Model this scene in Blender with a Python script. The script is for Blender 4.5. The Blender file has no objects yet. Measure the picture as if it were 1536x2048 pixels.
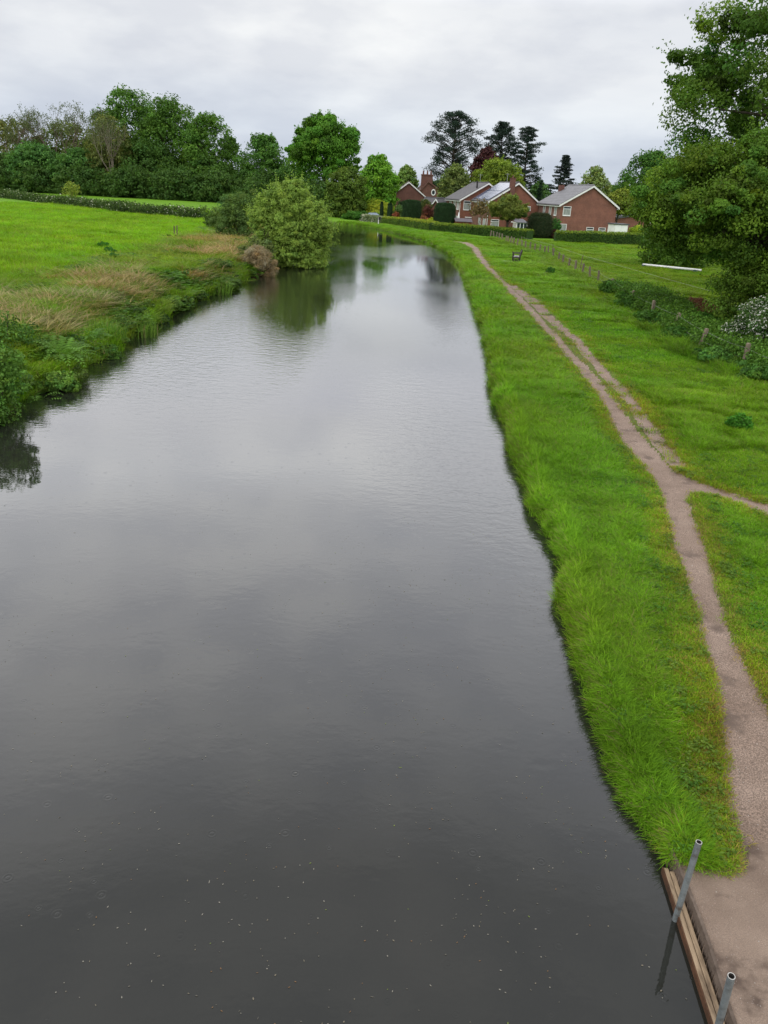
import bpy, math, random
import numpy as np
from mathutils import Matrix, Vector
R = math.radians
rng = np.random.default_rng(7)
random.seed(7)
scene = bpy.context.scene
col = scene.collection

# ------------------------------------------------------------------ camera
F = 1538.0; H = 5.4; PITCH = R(22.8); ROLL = R(2.7)
cam_d = bpy.data.cameras.new('camera'); cam = bpy.data.objects.new('camera', cam_d); col.objects.link(cam)
cam_d.sensor_fit = 'VERTICAL'; cam_d.sensor_height = 24.0; cam_d.lens = 24.0 * F / 2048.0
cam_d.clip_start = 0.1; cam_d.clip_end = 5000
CM = Matrix.Rotation(math.pi/2 - PITCH, 4, 'X') @ Matrix.Rotation(ROLL, 4, 'Z')
cam.matrix_world = Matrix.Translation((0, 0, H)) @ CM
scene.camera = cam
CR = np.array(CM.to_3x3())

# ------------------------------------------------------------------ world and sun
w = bpy.data.worlds.new('World'); scene.world = w; w.use_nodes = True
nt = w.node_tree; nt.nodes.clear(); N = nt.nodes.new; Lk = nt.links.new
SUN_EL, SUN_AZ = R(52), R(215)
sky = N('ShaderNodeTexSky'); sky.sky_type = 'NISHITA'; sky.sun_disc = False
sky.sun_elevation = SUN_EL; sky.sun_rotation = SUN_AZ
tc = N('ShaderNodeTexCoord'); sep = N('ShaderNodeSeparateXYZ'); Lk(tc.outputs['Generated'], sep.inputs[0])
zc = N('ShaderNodeMath'); zc.operation = 'MAXIMUM'; zc.inputs[1].default_value = 0.0; Lk(sep.outputs['Z'], zc.inputs[0])
# layered cloud: project the direction on a flat cloud deck
za = N('ShaderNodeMath'); za.operation = 'ADD'; za.inputs[1].default_value = 0.10; Lk(zc.outputs[0], za.inputs[0])
dv = N('ShaderNodeVectorMath'); dv.operation = 'DIVIDE'; cmb = N('ShaderNodeCombineXYZ')
for i in range(3): Lk(za.outputs[0], cmb.inputs[i])
Lk(tc.outputs['Generated'], dv.inputs[0]); Lk(cmb.outputs[0], dv.inputs[1])
n1 = N('ShaderNodeTexNoise'); n1.inputs['Scale'].default_value = 0.42; n1.inputs['Detail'].default_value = 7; n1.inputs['Roughness'].default_value = .52
mp = N('ShaderNodeMapping'); mp.inputs['Location'].default_value = (3.1, 1.7, 0.4); Lk(dv.outputs[0], mp.inputs[0]); Lk(mp.outputs[0], n1.inputs['Vector'])
n2 = N('ShaderNodeTexNoise'); n2.inputs['Scale'].default_value = 9.0; n2.inputs['Detail'].default_value = 6; n2.inputs['Roughness'].default_value = .5
mp2 = N('ShaderNodeMapping'); mp2.inputs['Scale'].default_value = (1, 1, 2.6); mp2.inputs['Location'].default_value = (.3, .1, .35)
Lk(tc.outputs['Generated'], mp2.inputs[0]); Lk(mp2.outputs[0], n2.inputs['Vector'])
cr1 = N('ShaderNodeValToRGB'); cr1.color_ramp.elements[0].position = .36; cr1.color_ramp.elements[1].position = .66
cr1.color_ramp.elements[0].color = (.84, .85, .89, 1); cr1.color_ramp.elements[1].color = (1.04, 1.03, 1.02, 1)
Lk(n1.outputs['Fac'], cr1.inputs[0])
cr2 = N('ShaderNodeValToRGB'); cr2.color_ramp.elements[0].position = .38; cr2.color_ramp.elements[1].position = .62
cr2.color_ramp.elements[0].color = (.885, .895, .92, 1); cr2.color_ramp.elements[1].color = (1.04, 1.04, 1.03, 1)
Lk(n2.outputs['Fac'], cr2.inputs[0])
# overcast brightness against elevation, with an added bright band above view for the water
el = N('ShaderNodeValToRGB'); e = el.color_ramp.elements
e[0].position = 0.0; e[0].color = (.290, .318, .362, 1)
e[1].position = 1.0; e[1].color = (.50, .51, .54, 1)
for p, c in ((.06, (.320, .346, .384, 1)), (.12, (.376, .388, .404, 1)), (.185, (.402, .410, .418, 1)), (.25, (.66, .66, .68, 1)), (.34, (1.0, 1.0, 1.0, 1)), (.5, (.92, .92, .94, 1)), (.72, (.62, .62, .64, 1))):
    q = el.color_ramp.elements.new(p); q.color = c
Lk(zc.outputs[0], el.inputs[0])
def vm(op, a, b, node_tree=nt):
    m = node_tree.nodes.new('ShaderNodeVectorMath'); m.operation = op
    node_tree.links.new(a, m.inputs[0])
    if isinstance(b, (tuple, list)): m.inputs[1].default_value = b
    else: node_tree.links.new(b, m.inputs[1])
    return m.outputs[0]
cl = vm('MULTIPLY', vm('MULTIPLY', el.outputs[0], cr1.outputs[0]), cr2.outputs[0])
cl = vm('MULTIPLY', cl, (2.36, 2.35, 2.33))
bg1 = N('ShaderNodeBackground'); bg1.inputs[1].default_value = .06; Lk(sky.outputs[0], bg1.inputs[0])
bg2 = N('ShaderNodeBackground'); bg2.inputs[1].default_value = 1.0; Lk(cl, bg2.inputs[0])
mx = N('ShaderNodeMixShader'); mx.inputs[0].default_value = .94
Lk(bg1.outputs[0], mx.inputs[1]); Lk(bg2.outputs[0], mx.inputs[2])
wo = N('ShaderNodeOutputWorld'); Lk(mx.outputs[0], wo.inputs[0])

sd = bpy.data.lights.new('sun', 'SUN'); sd.energy = 1.1; sd.angle = R(25); sd.color = (1, .96, .9)
so = bpy.data.objects.new('sun', sd); col.objects.link(so)
sv = Vector((math.sin(SUN_AZ)*math.cos(SUN_EL), math.cos(SUN_AZ)*math.cos(SUN_EL), math.sin(SUN_EL)))
so.rotation_euler = sv.to_track_quat('Z', 'Y').to_euler()
scene.view_settings.view_transform = 'Standard'; scene.view_settings.look = 'None'
scene.view_settings.gamma = 1; scene.view_settings.exposure = 0.0

# ------------------------------------------------------------------ helpers: measuring
def ray(px, py): return CR @ np.array([(px-768)/F, -(py-1024)/F, -1.0])
def G(px, py, z=0.0):
    d = ray(px, py); t = (z-H)/d[2]; return (d[0]*t, d[1]*t)
def W(px, py, D):
    d = ray(px, py); t = D/d[1]; return Vector((d[0]*t, D, H+d[2]*t))
# ------------------------------------------------------------------ helpers: objects
def tag(o, label=None, cat=None, group=None, kind=None):
    if label: o['label'] = label
    if cat: o['category'] = cat
    if group: o['group'] = group
    if kind: o['kind'] = kind
    return o
def empty(name, loc, rz=0, label=None, cat=None, group=None):
    o = bpy.data.objects.new(name, None); col.objects.link(o); o.empty_display_size = .2
    o.location = loc; o.rotation_euler = (0, 0, rz); tag(o, label, cat, group); return o
def link(name, me, mat=None, parent=None):
    o = bpy.data.objects.new(name, me); col.objects.link(o)
    if mat: me.materials.append(mat)
    if parent: o.parent = parent
    return o
def npmesh(name, V, Q, tint=None, tri=None):
    """V (n,3), Q (m,4) quads"""
    me = bpy.data.meshes.new(name)
    V = np.asarray(V, np.float32); Q = np.asarray(Q, np.int32); k = Q.shape[1]
    me.vertices.add(len(V)); me.vertices.foreach_set('co', V.ravel())
    me.loops.add(Q.size); me.loops.foreach_set('vertex_index', Q.ravel())
    me.polygons.add(len(Q)); me.polygons.foreach_set('loop_start', np.arange(0, Q.size, k, dtype=np.int32))
    try: me.polygons.foreach_set('loop_total', np.full(len(Q), k, np.int32))
    except Exception: pass
    me.update(calc_edges=True)
    if tint is not None:
        a = me.attributes.new('tint', 'FLOAT_COLOR', 'POINT')
        a.data.foreach_set('color', np.asarray(tint, np.float32).ravel())
    return me
class MB:
    """collects boxes, prisms and tubes into one mesh"""
    def __init__(s): s.v = []; s.f = []
    def add(s, vs, fs):
        b = len(s.v); s.v += [tuple(v) for v in vs]; s.f += [tuple(b+i for i in f) for f in fs]; return s
    def box(s, x0, x1, y0, y1, z0, z1):
        return s.add([(x0,y0,z0),(x1,y0,z0),(x1,y1,z0),(x0,y1,z0),(x0,y0,z1),(x1,y0,z1),(x1,y1,z1),(x0,y1,z1)],
              [(0,3,2,1),(4,5,6,7),(0,1,5,4),(1,2,6,5),(2,3,7,6),(3,0,4,7)])
    def bar(s, a, b, wd, ht, up=(0,0,1)):
        a = Vector(a); b = Vector(b); d = (b-a).normalized(); u = Vector(up); r = d.cross(u).normalized(); u = r.cross(d)
        r *= wd/2; u *= ht/2
        vs = [a-r-u, a+r-u, a+r+u, a-r+u, b-r-u, b+r-u, b+r+u, b-r+u]
        return s.add(vs, [(0,1,2,3),(7,6,5,4),(4,5,1,0),(5,6,2,1),(6,7,3,2),(7,4,0,3)])
    def tube(s, pts, rad, n=8, cap=True):
        P = [Vector(p) for p in pts]; b = len(s.v)
        if not isinstance(rad, (list, tuple)): rad = [rad]*len(P)
        for i, p in enumerate(P):
            d = (P[min(i+1, len(P)-1)]-P[max(i-1, 0)]).normalized()
            ref = Vector((0, 1, 0)) if abs(d.y) < .9 else Vector((1, 0, 0))
            u = d.cross(ref).normalized(); v = d.cross(u)
            for k in range(n):
                a = 2*math.pi*k/n; s.v.append(tuple(p + u*math.cos(a)*rad[i] + v*math.sin(a)*rad[i]))
        for i in range(len(P)-1):
            for k in range(n):
                a = b+i*n+k; c = b+i*n+(k+1) % n; s.f.append((a, c, c+n, a+n))
        if cap:
            s.f.append(tuple(b+k for k in range(n))[::-1]); s.f.append(tuple(b+(len(P)-1)*n+k for k in range(n)))
        return s
    def build(s, name, mat, parent=None, bevel=0, smooth=False):
        me = bpy.data.meshes.new(name); me.from_pydata(s.v, [], s.f); me.update()
        o = link(name, me, mat, parent)
        if smooth: me.polygons.foreach_set('use_smooth', [True]*len(me.polygons))
        if bevel:
            m = o.modifiers.new('bevel', 'BEVEL'); m.width = bevel; m.segments = 2; m.limit_method = 'ANGLE'
        return o
# ------------------------------------------------------------------ helpers: materials
def mat(name, color=(.5, .5, .5), rough=.7, spec=.3, metal=0):
    m = bpy.data.materials.new(name); m.use_nodes = True; b = m.node_tree.nodes['Principled BSDF']
    b.inputs['Base Color'].default_value = (*color, 1); b.inputs['Roughness'].default_value = rough
    b.inputs['Specular IOR Level'].default_value = spec; b.inputs['Metallic'].default_value = metal
    return m
def noisy(name, cols, scale=3., rough=.8, bump=.3, bscale=30., detail=6, spec=.2, metal=0, bdist=.02, coord='Object', stretch=(1,1,1)):
    m = mat(name, cols[0], rough, spec, metal); t = m.node_tree; b = t.nodes['Principled BSDF']
    c = t.nodes.new('ShaderNodeTexCoord'); mp = t.nodes.new('ShaderNodeMapping'); mp.inputs['Scale'].default_value = stretch
    t.links.new(c.outputs[coord], mp.inputs[0])
    n = t.nodes.new('ShaderNodeTexNoise'); n.inputs['Scale'].default_value = scale; n.inputs['Detail'].default_value = detail; n.inputs['Roughness'].default_value = .62
    t.links.new(mp.outputs[0], n.inputs['Vector'])
    r = t.nodes.new('ShaderNodeValToRGB'); r.color_ramp.elements[0].position = .33; r.color_ramp.elements[1].position = .67
    r.color_ramp.elements[0].color = (*cols[0], 1); r.color_ramp.elements[1].color = (*cols[-1], 1)
    for i, cc in enumerate(cols[1:-1]):
        q = r.color_ramp.elements.new(.33+.34*(i+1)/(len(cols)-1)); q.color = (*cc, 1)
    t.links.new(n.outputs['Fac'], r.inputs[0]); t.links.new(r.outputs[0], b.inputs['Base Color'])
    if bump:
        n2 = t.nodes.new('ShaderNodeTexNoise'); n2.inputs['Scale'].default_value = bscale; n2.inputs['Detail'].default_value = 5
        t.links.new(mp.outputs[0], n2.inputs['Vector'])
        bp = t.nodes.new('ShaderNodeBump'); bp.inputs['Strength'].default_value = bump; bp.inputs['Distance'].default_value = bdist
        t.links.new(n2.outputs['Fac'], bp.inputs['Height']); t.links.new(bp.outputs[0], b.inputs['Normal'])
    return m
def leafmat(name, inst=False, trans=.3, rough=.6, spec=.14, hv=.0):
    """leaf or blade: colour comes from the leaf's own tint attribute"""
    m = bpy.data.materials.new(name); m.use_nodes = True; t = m.node_tree; b = t.nodes['Principled BSDF']
    a = t.nodes.new('ShaderNodeAttribute'); a.attribute_name = 'tint'; c = a.outputs['Color']
    if inst:
        ai = t.nodes.new('ShaderNodeAttribute'); ai.attribute_type = 'INSTANCER'; ai.attribute_name = 'itint'
        c = vm('MULTIPLY', c, ai.outputs['Color'], t)
    b.inputs['Roughness'].default_value = rough; b.inputs['Specular IOR Level'].default_value = spec
    tr = t.nodes.new('ShaderNodeBsdfTranslucent'); mixs = t.nodes.new('ShaderNodeMixShader'); mixs.inputs[0].default_value = trans
    t.links.new(c, b.inputs['Base Color']); t.links.new(vm('MULTIPLY', c, (1.25, 1.3, .7), t), tr.inputs['Color'])
    t.links.new(b.outputs[0], mixs.inputs[1]); t.links.new(tr.outputs[0], mixs.inputs[2])
    t.links.new(mixs.outputs[0], t.nodes['Material Output'].inputs[0])
    return m
LEAF = leafmat('leaf'); BLADE = leafmat('grass_blade', inst=True, trans=.35, rough=.6, spec=.08)
BARK = noisy('bark', [(.045, .035, .025), (.11, .09, .065)], 4, .9, .6, 25, stretch=(1, 1, .25))
TWIG = noisy('twig', [(.10, .075, .055), (.19, .15, .115)], 4, .9, 0)
PALE = noisy('pale_bark', [(.16, .13, .10), (.26, .22, .17)], 3, .9, 0)

# ------------------------------------------------------------------ shoreline, paths and terrain
def smooth_line(P, n=6):
    P = np.array(P, float); out = []
    Q = np.vstack([2*P[0]-P[1], P, 2*P[-1]-P[-2]])
    for i in range(1, len(Q)-2):
        for k in range(n):
            t = k/n; a, b, c, d = Q[i-1], Q[i], Q[i+1], Q[i+2]
            out.append(.5*((2*b)+(-a+c)*t+(2*a-5*b+4*c-d)*t*t+(-a+3*b-3*c+d)*t**3))
    out.append(P[-1]); return np.array(out)
px_r = [(1300, 1630), (1240, 1520), (1200, 1400), (1160, 1300), (1134, 1200), (1136, 1145), (1112, 1090), (1068, 980), (1036, 915), (1010, 825), (990, 745), (972, 655), (945, 580), (918, 522), (862, 486), (800, 467), (740, 454), (670, 445)]
RB = [(2.75, -14), (2.62, -2), (2.60, .5), (2.60, 1.7), (2.61, 2.5), (2.62, 3.1)] + [G(x, y, .14) for x, y in ((1474, 2048), (1421, 1885), (1391, 1805), (1366, 1745), (1338, 1680), (1319, 1630))] + [G(x, y, .12) for x, y in px_r]
rb = smooth_line(RB + [(-14, 142), (-18, 160), (-20, 190), (-21, 240)], 6)
LB = [(-8.6, -14), (-8.7, 2), (-8.9, 9), (-9.2, 14.4), (-9.3, 17.5), (-9.4, 19.5), (-8.95, 21.2), (-9.35, 23), (-9.2, 25.4), (-9.6, 27), (-9.45, 30), (-9.6, 33), (-9.6, 38), (-9.3, 42), (-9.1, 46), (-8.9, 50), (-9.4, 57), (-9.0, 66), (-9.6, 76), (-12, 95), (-17, 115), (-22.5, 135), (-27, 160), (-30, 190), (-32, 240)]
lb = smooth_line(LB, 6)
WPOLY = np.vstack([rb, lb[::-1]])
def pip(X, Y, poly):
    ins = np.zeros(X.shape, bool); n = len(poly)
    for i in range(n):
        x1, y1 = poly[i]; x2, y2 = poly[(i+1) % n]
        if y1 == y2: continue
        c = (y1 > Y) != (y2 > Y)
        ins ^= c & (X < (x2-x1)*(Y-y1)/(y2-y1)+x1)
    return ins
def dline(X, Y, L, closed=False):
    d = np.full(X.shape, 1e9); L = np.asarray(L)
    for i in range(len(L)-1):
        ax, ay = L[i]; bx, by = L[i+1]; dx, dy = bx-ax, by-ay; l2 = dx*dx+dy*dy+1e-12
        t = np.clip(((X-ax)*dx+(Y-ay)*dy)/l2, 0, 1)
        d = np.minimum(d, (X-ax-t*dx)**2+(Y-ay-t*dy)**2)
    return np.sqrt(d)
def sst(a, b, x):
    t = np.clip((x-a)/(b-a), 0, 1); return t*t*(3-2*t)
# cheap smooth value noise
_tab = rng.random((256, 256))
def vn(x, y, s, ox=0, oy=0):
    x = x/s+ox; y = y/s+oy; xi = np.floor(x).astype(int); yi = np.floor(y).astype(int); fx = x-xi; fy = y-yi
    fx = fx*fx*(3-2*fx); fy = fy*fy*(3-2*fy); g = lambda a, b: _tab[a & 255, b & 255]
    return (g(xi, yi)*(1-fx)+g(xi+1, yi)*fx)*(1-fy)+(g(xi, yi+1)*(1-fx)+g(xi+1, yi+1)*fx)*fy
def fbm(x, y, s, ox=0):
    return (vn(x, y, s, ox, 3)+.5*vn(x, y, s/2, ox+7, 9)+.25*vn(x, y, s/4.1, ox+3, 17))/1.75
Z0 = .34
pl = [(1500, 1720), (1474, 1620), (1452, 1450), (1412, 1290), (1385, 1200), (1352, 1100), (1322, 990), (1292, 935), (1242, 885), (1202, 805), (1160, 742), (1100, 672), (1042, 610), (1002, 566), (971, 535), (951, 511), (945, 498), (931, 489), (905, 484)]
pr = [(905, 482), (940, 486), (957, 496), (964, 511), (985, 539), (1020, 573), (1058, 611), (1112, 668), (1172, 733), (1193, 757), (1225, 797), (1262, 846), (1299, 890), (1368, 965), (1375, 1000), (1404, 1080), (1440, 1195), (1472, 1290), (1512, 1365), (1545, 1420), (1640, 1560), (1750, 1720)]
PATH = np.array([G(x, y, Z0) for x, y in pl+pr])
PATH2 = np.array([G(x, y, Z0) for x, y in [(1032, 572), (1084, 608), (1104, 632), (1132, 655), (1163, 681), (1203, 731), (1226, 756), (1251, 781), (1269, 800), (1333, 883), (1372, 936), (1340, 930), (1303, 883), (1245, 800), (1227, 781), (1203, 756), (1184, 731), (1144, 681), (1114, 655), (1084, 634), (1064, 611), (1022, 575)]])
PATH3 = np.array([G(x, y, Z0) for x, y in [(1350, 945), (1395, 964), (1440, 979), (1536, 1013), (1750, 1085), (1760, 1110), (1536, 1031), (1440, 993), (1385, 985), (1360, 1010)]])
LAND = np.array([G(x, y, .15) for x, y in [(1318, 1632), (1352, 1700), (1400, 1722), (1440, 1738), (1484, 1732), (1502, 1690), (1900, 1690), (2300, 3000), (1500, 3400), (1250, 2048), (1290, 1640)]])
FENCE_PX = [(980.8, 473), (987, 474.5), (992, 476), (998, 478.5), (1004, 481), (1011, 485), (1016.6, 486.7), (1021, 488.6), (1026, 490), (1033.5, 492.6), (1043.4, 495), (1051, 498), (1060, 500.5), (1069.4, 502.6), (1078, 504.4), (1089, 507.5), (1096.5, 509), (1105.6, 514), (1117, 521), (1125.4, 528), (1137.4, 535.7), (1150, 542), (1164, 548.7), (1179, 558), (1196, 566), (1222, 585), (1262, 612), (1303, 640), (1345, 664), (1396, 700), (1486, 735), (1600, 790)]
FN = [G(x, y, .4) for x, y in FENCE_PX]
FLINE = np.array(FN + [(10.5, 12), (10, -5)])
def fields(X, Y):
    """distance to water (negative inside), side and cover masks"""
    wig = (fbm(X, Y, 1.1)-.5)*.34
    inside = pip(X, Y, WPOLY)
    dr = dline(X, Y, rb); dl = dline(X, Y, lb)
    d = np.minimum(dr, dl); d = np.where(inside, -d, d)
    left = dl < dr
    nearland = (Y < 6.4) & (~left)
    d = d + np.where(left, wig*1.6, np.where(nearland, 0, wig))
    nx = X+(fbm(X, Y, .3, 5)-.5)*.15+(fbm(X, Y, 1.6, 2)-.5)*.12; ny = Y+(fbm(X, Y, .35, 11)-.5)*.22
    path = pip(nx, ny, PATH) | pip(nx, ny, PATH3)
    path2 = pip(nx, ny, PATH2) & (fbm(X, Y, .6, 31) > .26)
    land = pip(X+(fbm(X, Y, .25, 8)-.5)*.12, Y+(fbm(X, Y, .25, 18)-.5)*.12, LAND) & (~left) & (d > -.03)
    return d, left, path, path2, land
def height(X, Y, d, left, path, land):
    n = (fbm(X, Y, 3.0, 21)-.5)*.14+(fbm(X, Y, 24., 13)-.5)*.5*sst(8, 60, np.abs(d))
    lr = .30*sst(-.02, .10, d)+.06*sst(.1, 1.2, d)
    ll = .38*sst(-.02, .15, d)+.60*sst(.1, 2.2, d)+.1*sst(2, 12, d)
    h = np.where(left, ll, lr)+n*sst(.3, 3, d)
    h = h*np.where(left, 1, 1-.52*sst(7.6, 5.6, Y)) - .55*sst(103, 118, Y)*sst(0, 18, d)*(~left)
    h = np.where(path, h-.025, h); h = np.where(land, .15+(fbm(X, Y, .8, 3)-.5)*.02, h)
    return np.where((d <= 0) & ~land, np.maximum(-1.1, d*2.0), h)
def ground_z(x, y):
    X = np.array([float(x)]); Y = np.array([float(y)]); d, l, p, p2, ld = fields(X, Y)
    return float(height(X, Y, d, l, p | p2, ld)[0])

ang = np.concatenate([np.arange(-80, -31, .5), np.arange(-31, 31, .095), np.arange(31, 46, .16), np.arange(46, 80.1, .6)])
rad = np.exp(np.arange(math.log(1.2), math.log(1600), .0088))
A, RR = np.meshgrid(np.radians(ang), rad)
X = RR*np.sin(A); Y = RR*np.cos(A)-0.6
d, left, path, path2, land = fields(X, Y)
Zh = height(X, Y, d, left, path | path2, land)
V = np.stack([X, Y, Zh], -1).reshape(-1, 3)
nr, na = X.shape
idx = np.arange(nr*na).reshape(nr, na)
Q = np.stack([idx[:-1, :-1], idx[:-1, 1:], idx[1:, 1:], idx[1:, :-1]], -1).reshape(-1, 4)
def fc(m): return (m[:-1, :-1].astype(int)+m[:-1, 1:]+m[1:, 1:]+m[1:, :-1]).reshape(-1) >= 2
mp_, m2_, ml_ = fc(path), fc(path2), fc(land)
ml_ = ml_ & True; mp_ = mp_ & ~ml_; m2_ = m2_ & ~mp_ & ~ml_
# cover masks: R dry dead growth, G worn short turf, B bare soil
dp = dline(X, Y, smooth_line([tuple((PATH[i]+PATH[len(PATH)-1-min(i, 18)])/2) for i in range(0, 19)], 1))
def cover(X, Y, d, left, dpath=None):
    dry = left*(sst(.5, 1.6, d)*(1-sst(3.5, 7., d+(fbm(X, Y, 5, 40)-.5)*5)))*sst(.50, .66, fbm(X, Y, 2.4, 44))*sst(10, 20, Y)
    dry = np.maximum(dry, left*(1-sst(6, 12, d))*sst(50, 62, Y)*.75*sst(.42, .6, fbm(X, Y, 3, 50))*(1-sst(95, 110, Y)))
    soil = (1-sst(.0, .16, d))*1.0
    return dry, soil
dry, soil = cover(X, Y, d, left)
worn = (1-sst(.25, 1.0, dp+(fbm(X, Y, .9, 60)-.5)*.9-.35))*(~left)
worn = np.maximum(worn, (~left)*sst(.60, .72, fbm(X, Y, 1.7, 71))*.7*(X > 4)*(X < 10)*(Y < 40))
tint = np.stack([dry, worn, soil, np.ones_like(dry)], -1).reshape(-1, 4)
def sub(name, mask, mt, kind='structure'):
    q = Q[mask]; u, inv = np.unique(q, return_inverse=True); me = npmesh(name, V[u], inv.reshape(-1, 4), tint[u])
    me.polygons.foreach_set('use_smooth', np.ones(len(q), bool)); o = link(name, me, mt); tag(o, kind=kind); return o
def flip(me): pass

# ground material
GM = bpy.data.materials.new('turf'); GM.use_nodes = True; t = GM.node_tree; b = t.nodes['Principled BSDF']
b.inputs['Roughness'].default_value = .95; b.inputs['Specular IOR Level'].default_value = .1
geo = t.nodes.new('ShaderNodeNewGeometry')
def noise_ramp(t, vec, scale, c0, c1, p0=.35, p1=.65, detail=6, rough=.6):
    n = t.nodes.new('ShaderNodeTexNoise'); n.inputs['Scale'].default_value = scale; n.inputs['Detail'].default_value = detail; n.inputs['Roughness'].default_value = rough
    t.links.new(vec, n.inputs['Vector']); r = t.nodes.new('ShaderNodeValToRGB')
    r.color_ramp.elements[0].position = p0; r.color_ramp.elements[1].position = p1
    r.color_ramp.elements[0].color = (*c0, 1); r.color_ramp.elements[1].color = (*c1, 1)
    t.links.new(n.outputs['Fac'], r.inputs[0]); return r.outputs[0], n.outputs['Fac']
def mixc(t, fac, a, b_):
    m = t.nodes.new('ShaderNodeMix'); m.data_type = 'RGBA'
    if isinstance(fac, float): m.inputs[0].default_value = fac
    else: t.links.new(fac, m.inputs[0])
    for s, v in ((m.inputs[6], a), (m.inputs[7], b_)):
        if isinstance(v, tuple): s.default_value = (*v, 1)
        else: t.links.new(v, s)
    return m.outputs[2]
g1, _ = noise_ramp(t, geo.outputs['Position'], .28, (.085, .195, .010), (.14, .285, .014))
g2, nf = noise_ramp(t, geo.outputs['Position'], 3.5, (.055, .140, .008), (.150, .300, .016), .3, .7, 8, .7)
gg = mixc(t, .55, g1, g2)
at = t.nodes.new('ShaderNodeAttribute'); at.attribute_name = 'tint'; sp = t.nodes.new('ShaderNodeSeparateColor'); t.links.new(at.outputs['Color'], sp.inputs[0])
dr_, _ = noise_ramp(t, geo.outputs['Position'], 6, (.13, .15, .03), (.22, .18, .09), .3, .7)
wr_, _ = noise_ramp(t, geo.outputs['Position'], 9, (.075, .075, .028), (.12, .16, .03), .35, .65)
gg = mixc(t, sp.outputs['Red'], gg, dr_); gg = mixc(t, sp.outputs['Green'], gg, wr_); gg = mixc(t, sp.outputs['Blue'], gg, (.035, .024, .014))
t.links.new(gg, b.inputs['Base Color'])
bp = t.nodes.new('ShaderNodeBump'); bp.inputs['Strength'].default_value = .8; bp.inputs['Distance'].default_value = .06
t.links.new(nf, bp.inputs['Height']); t.links.new(bp.outputs[0], b.inputs['Normal'])

# gravelly dirt of the path
def gravel(name, c0, c1, c2, wet, gs=75, gc=.6):
    m = bpy.data.materials.new(name); m.use_nodes = True; t = m.node_tree; b = t.nodes['Principled BSDF']
    g = t.nodes.new('ShaderNodeNewGeometry'); P = g.outputs['Position']
    a, _ = noise_ramp(t, P, 1.3, c0, c1, .35, .65, 5)
    f, nf = noise_ramp(t, P, gs, (1-gc, 1-gc, 1-gc), (1+gc, 1+gc*.95, 1+gc*.9), .34, .66, 3, .7)
    cc = vm('MULTIPLY', a, f, t)
    p, _ = noise_ramp(t, P, 2.4, (0, 0, 0), (1, 1, 1), .56, .68, 4)
    cc = mixc(t, p, cc, c2)
    v = t.nodes.new('ShaderNodeTexVoronoi'); v.inputs['Scale'].default_value = 38; t.links.new(P, v.inputs['Vector'])
    r = t.nodes.new('ShaderNodeValToRGB'); r.color_ramp.elements[0].position = .0; r.color_ramp.elements[1].position = .16
    r.color_ramp.elements[0].color = (1, 1, 1, 1); r.color_ramp.elements[1].color = (0, 0, 0, 1); t.links.new(v.outputs['Distance'], r.inputs[0])
    cc = mixc(t, vm('MULTIPLY', r.outputs[0], (.8, .8, .8), t), cc, (.46, .40, .36))
    t.links.new(cc, b.inputs['Base Color']); b.inputs['Roughness'].default_value = wet; b.inputs['Specular IOR Level'].default_value = .25
    bp = t.nodes.new('ShaderNodeBump'); bp.inputs['Strength'].default_value = .7; bp.inputs['Distance'].default_value = .02
    t.links.new(nf, bp.inputs['Height']); t.links.new(bp.outputs[0], b.inputs['Normal']); return m
PM = gravel('path_grit', (.190, .138, .105), (.265, .200, .158), (.135, .098, .076), .85)
CM_ = gravel('landing_dirt', (.175, .125, .092), (.275, .205, .155), (.10, .068, .050), .6, 120, .22)
sub('ground', ~(mp_ | m2_ | ml_), GM)
sub('towpath', mp_, PM)
sub('side_path', m2_, PM)
sub('landing', ml_, CM_)

# ------------------------------------------------------------------ water
WM = bpy.data.materials.new('canal_water'); WM.use_nodes = True; t = WM.node_tree; t.nodes.clear()
g = t.nodes.new('ShaderNodeNewGeometry'); P = g.outputs['Position']
def mapping(t, vec, sc=(1, 1, 1), rot=(0, 0, 0), loc=(0, 0, 0)):
    m = t.nodes.new('ShaderNodeMapping'); m.inputs['Scale'].default_value = sc; m.inputs['Rotation'].default_value = rot; m.inputs['Location'].default_value = loc
    t.links.new(vec, m.inputs[0]); return m.outputs[0]
def mth(t, op, a, b_=None, c=None):
    m = t.nodes.new('ShaderNodeMath'); m.operation = op
    for i, v in enumerate((a, b_, c)):
        if v is None: continue
        if isinstance(v, (int, float)): m.inputs[i].default_value = v
        else: t.links.new(v, m.inputs[i])
    return m.outputs[0]
def nse(t, vec, s, det=3, r=.5):
    n = t.nodes.new('ShaderNodeTexNoise'); n.inputs['Scale'].default_value = s; n.inputs['Detail'].default_value = det; n.inputs['Roughness'].default_value = r
    t.links.new(vec, n.inputs['Vector']); return n.outputs['Fac']
def mrange(t, v, a, b_, lo=0., hi=1.):
    m = t.nodes.new('ShaderNodeMapRange'); m.interpolation_type = 'SMOOTHSTEP'; t.links.new(v, m.inputs[0])
    for i, q in enumerate((a, b_, lo, hi)): m.inputs[1+i].default_value = q
    return m.outputs[0]
wind = nse(t, mapping(t, P, (.10, .045, 1), loc=(4.3, 2.1, 0)), 1.0, 2)
windm = mrange(t, wind, .42, .62, .12, 1.0)
rip = nse(t, mapping(t, P, (1.0, 1.7, 1), (0, 0, .25)), 2.6, 4, .55)
rip2 = nse(t, mapping(t, P, (1.0, 1.5, 1), (0, 0, -.4)), 7.5, 2, .5)
hgt = mth(t, 'MULTIPLY', mth(t, 'ADD', mth(t, 'MULTIPLY', rip, .012), mth(t, 'MULTIPLY', rip2, .0052)), windm)
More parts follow.
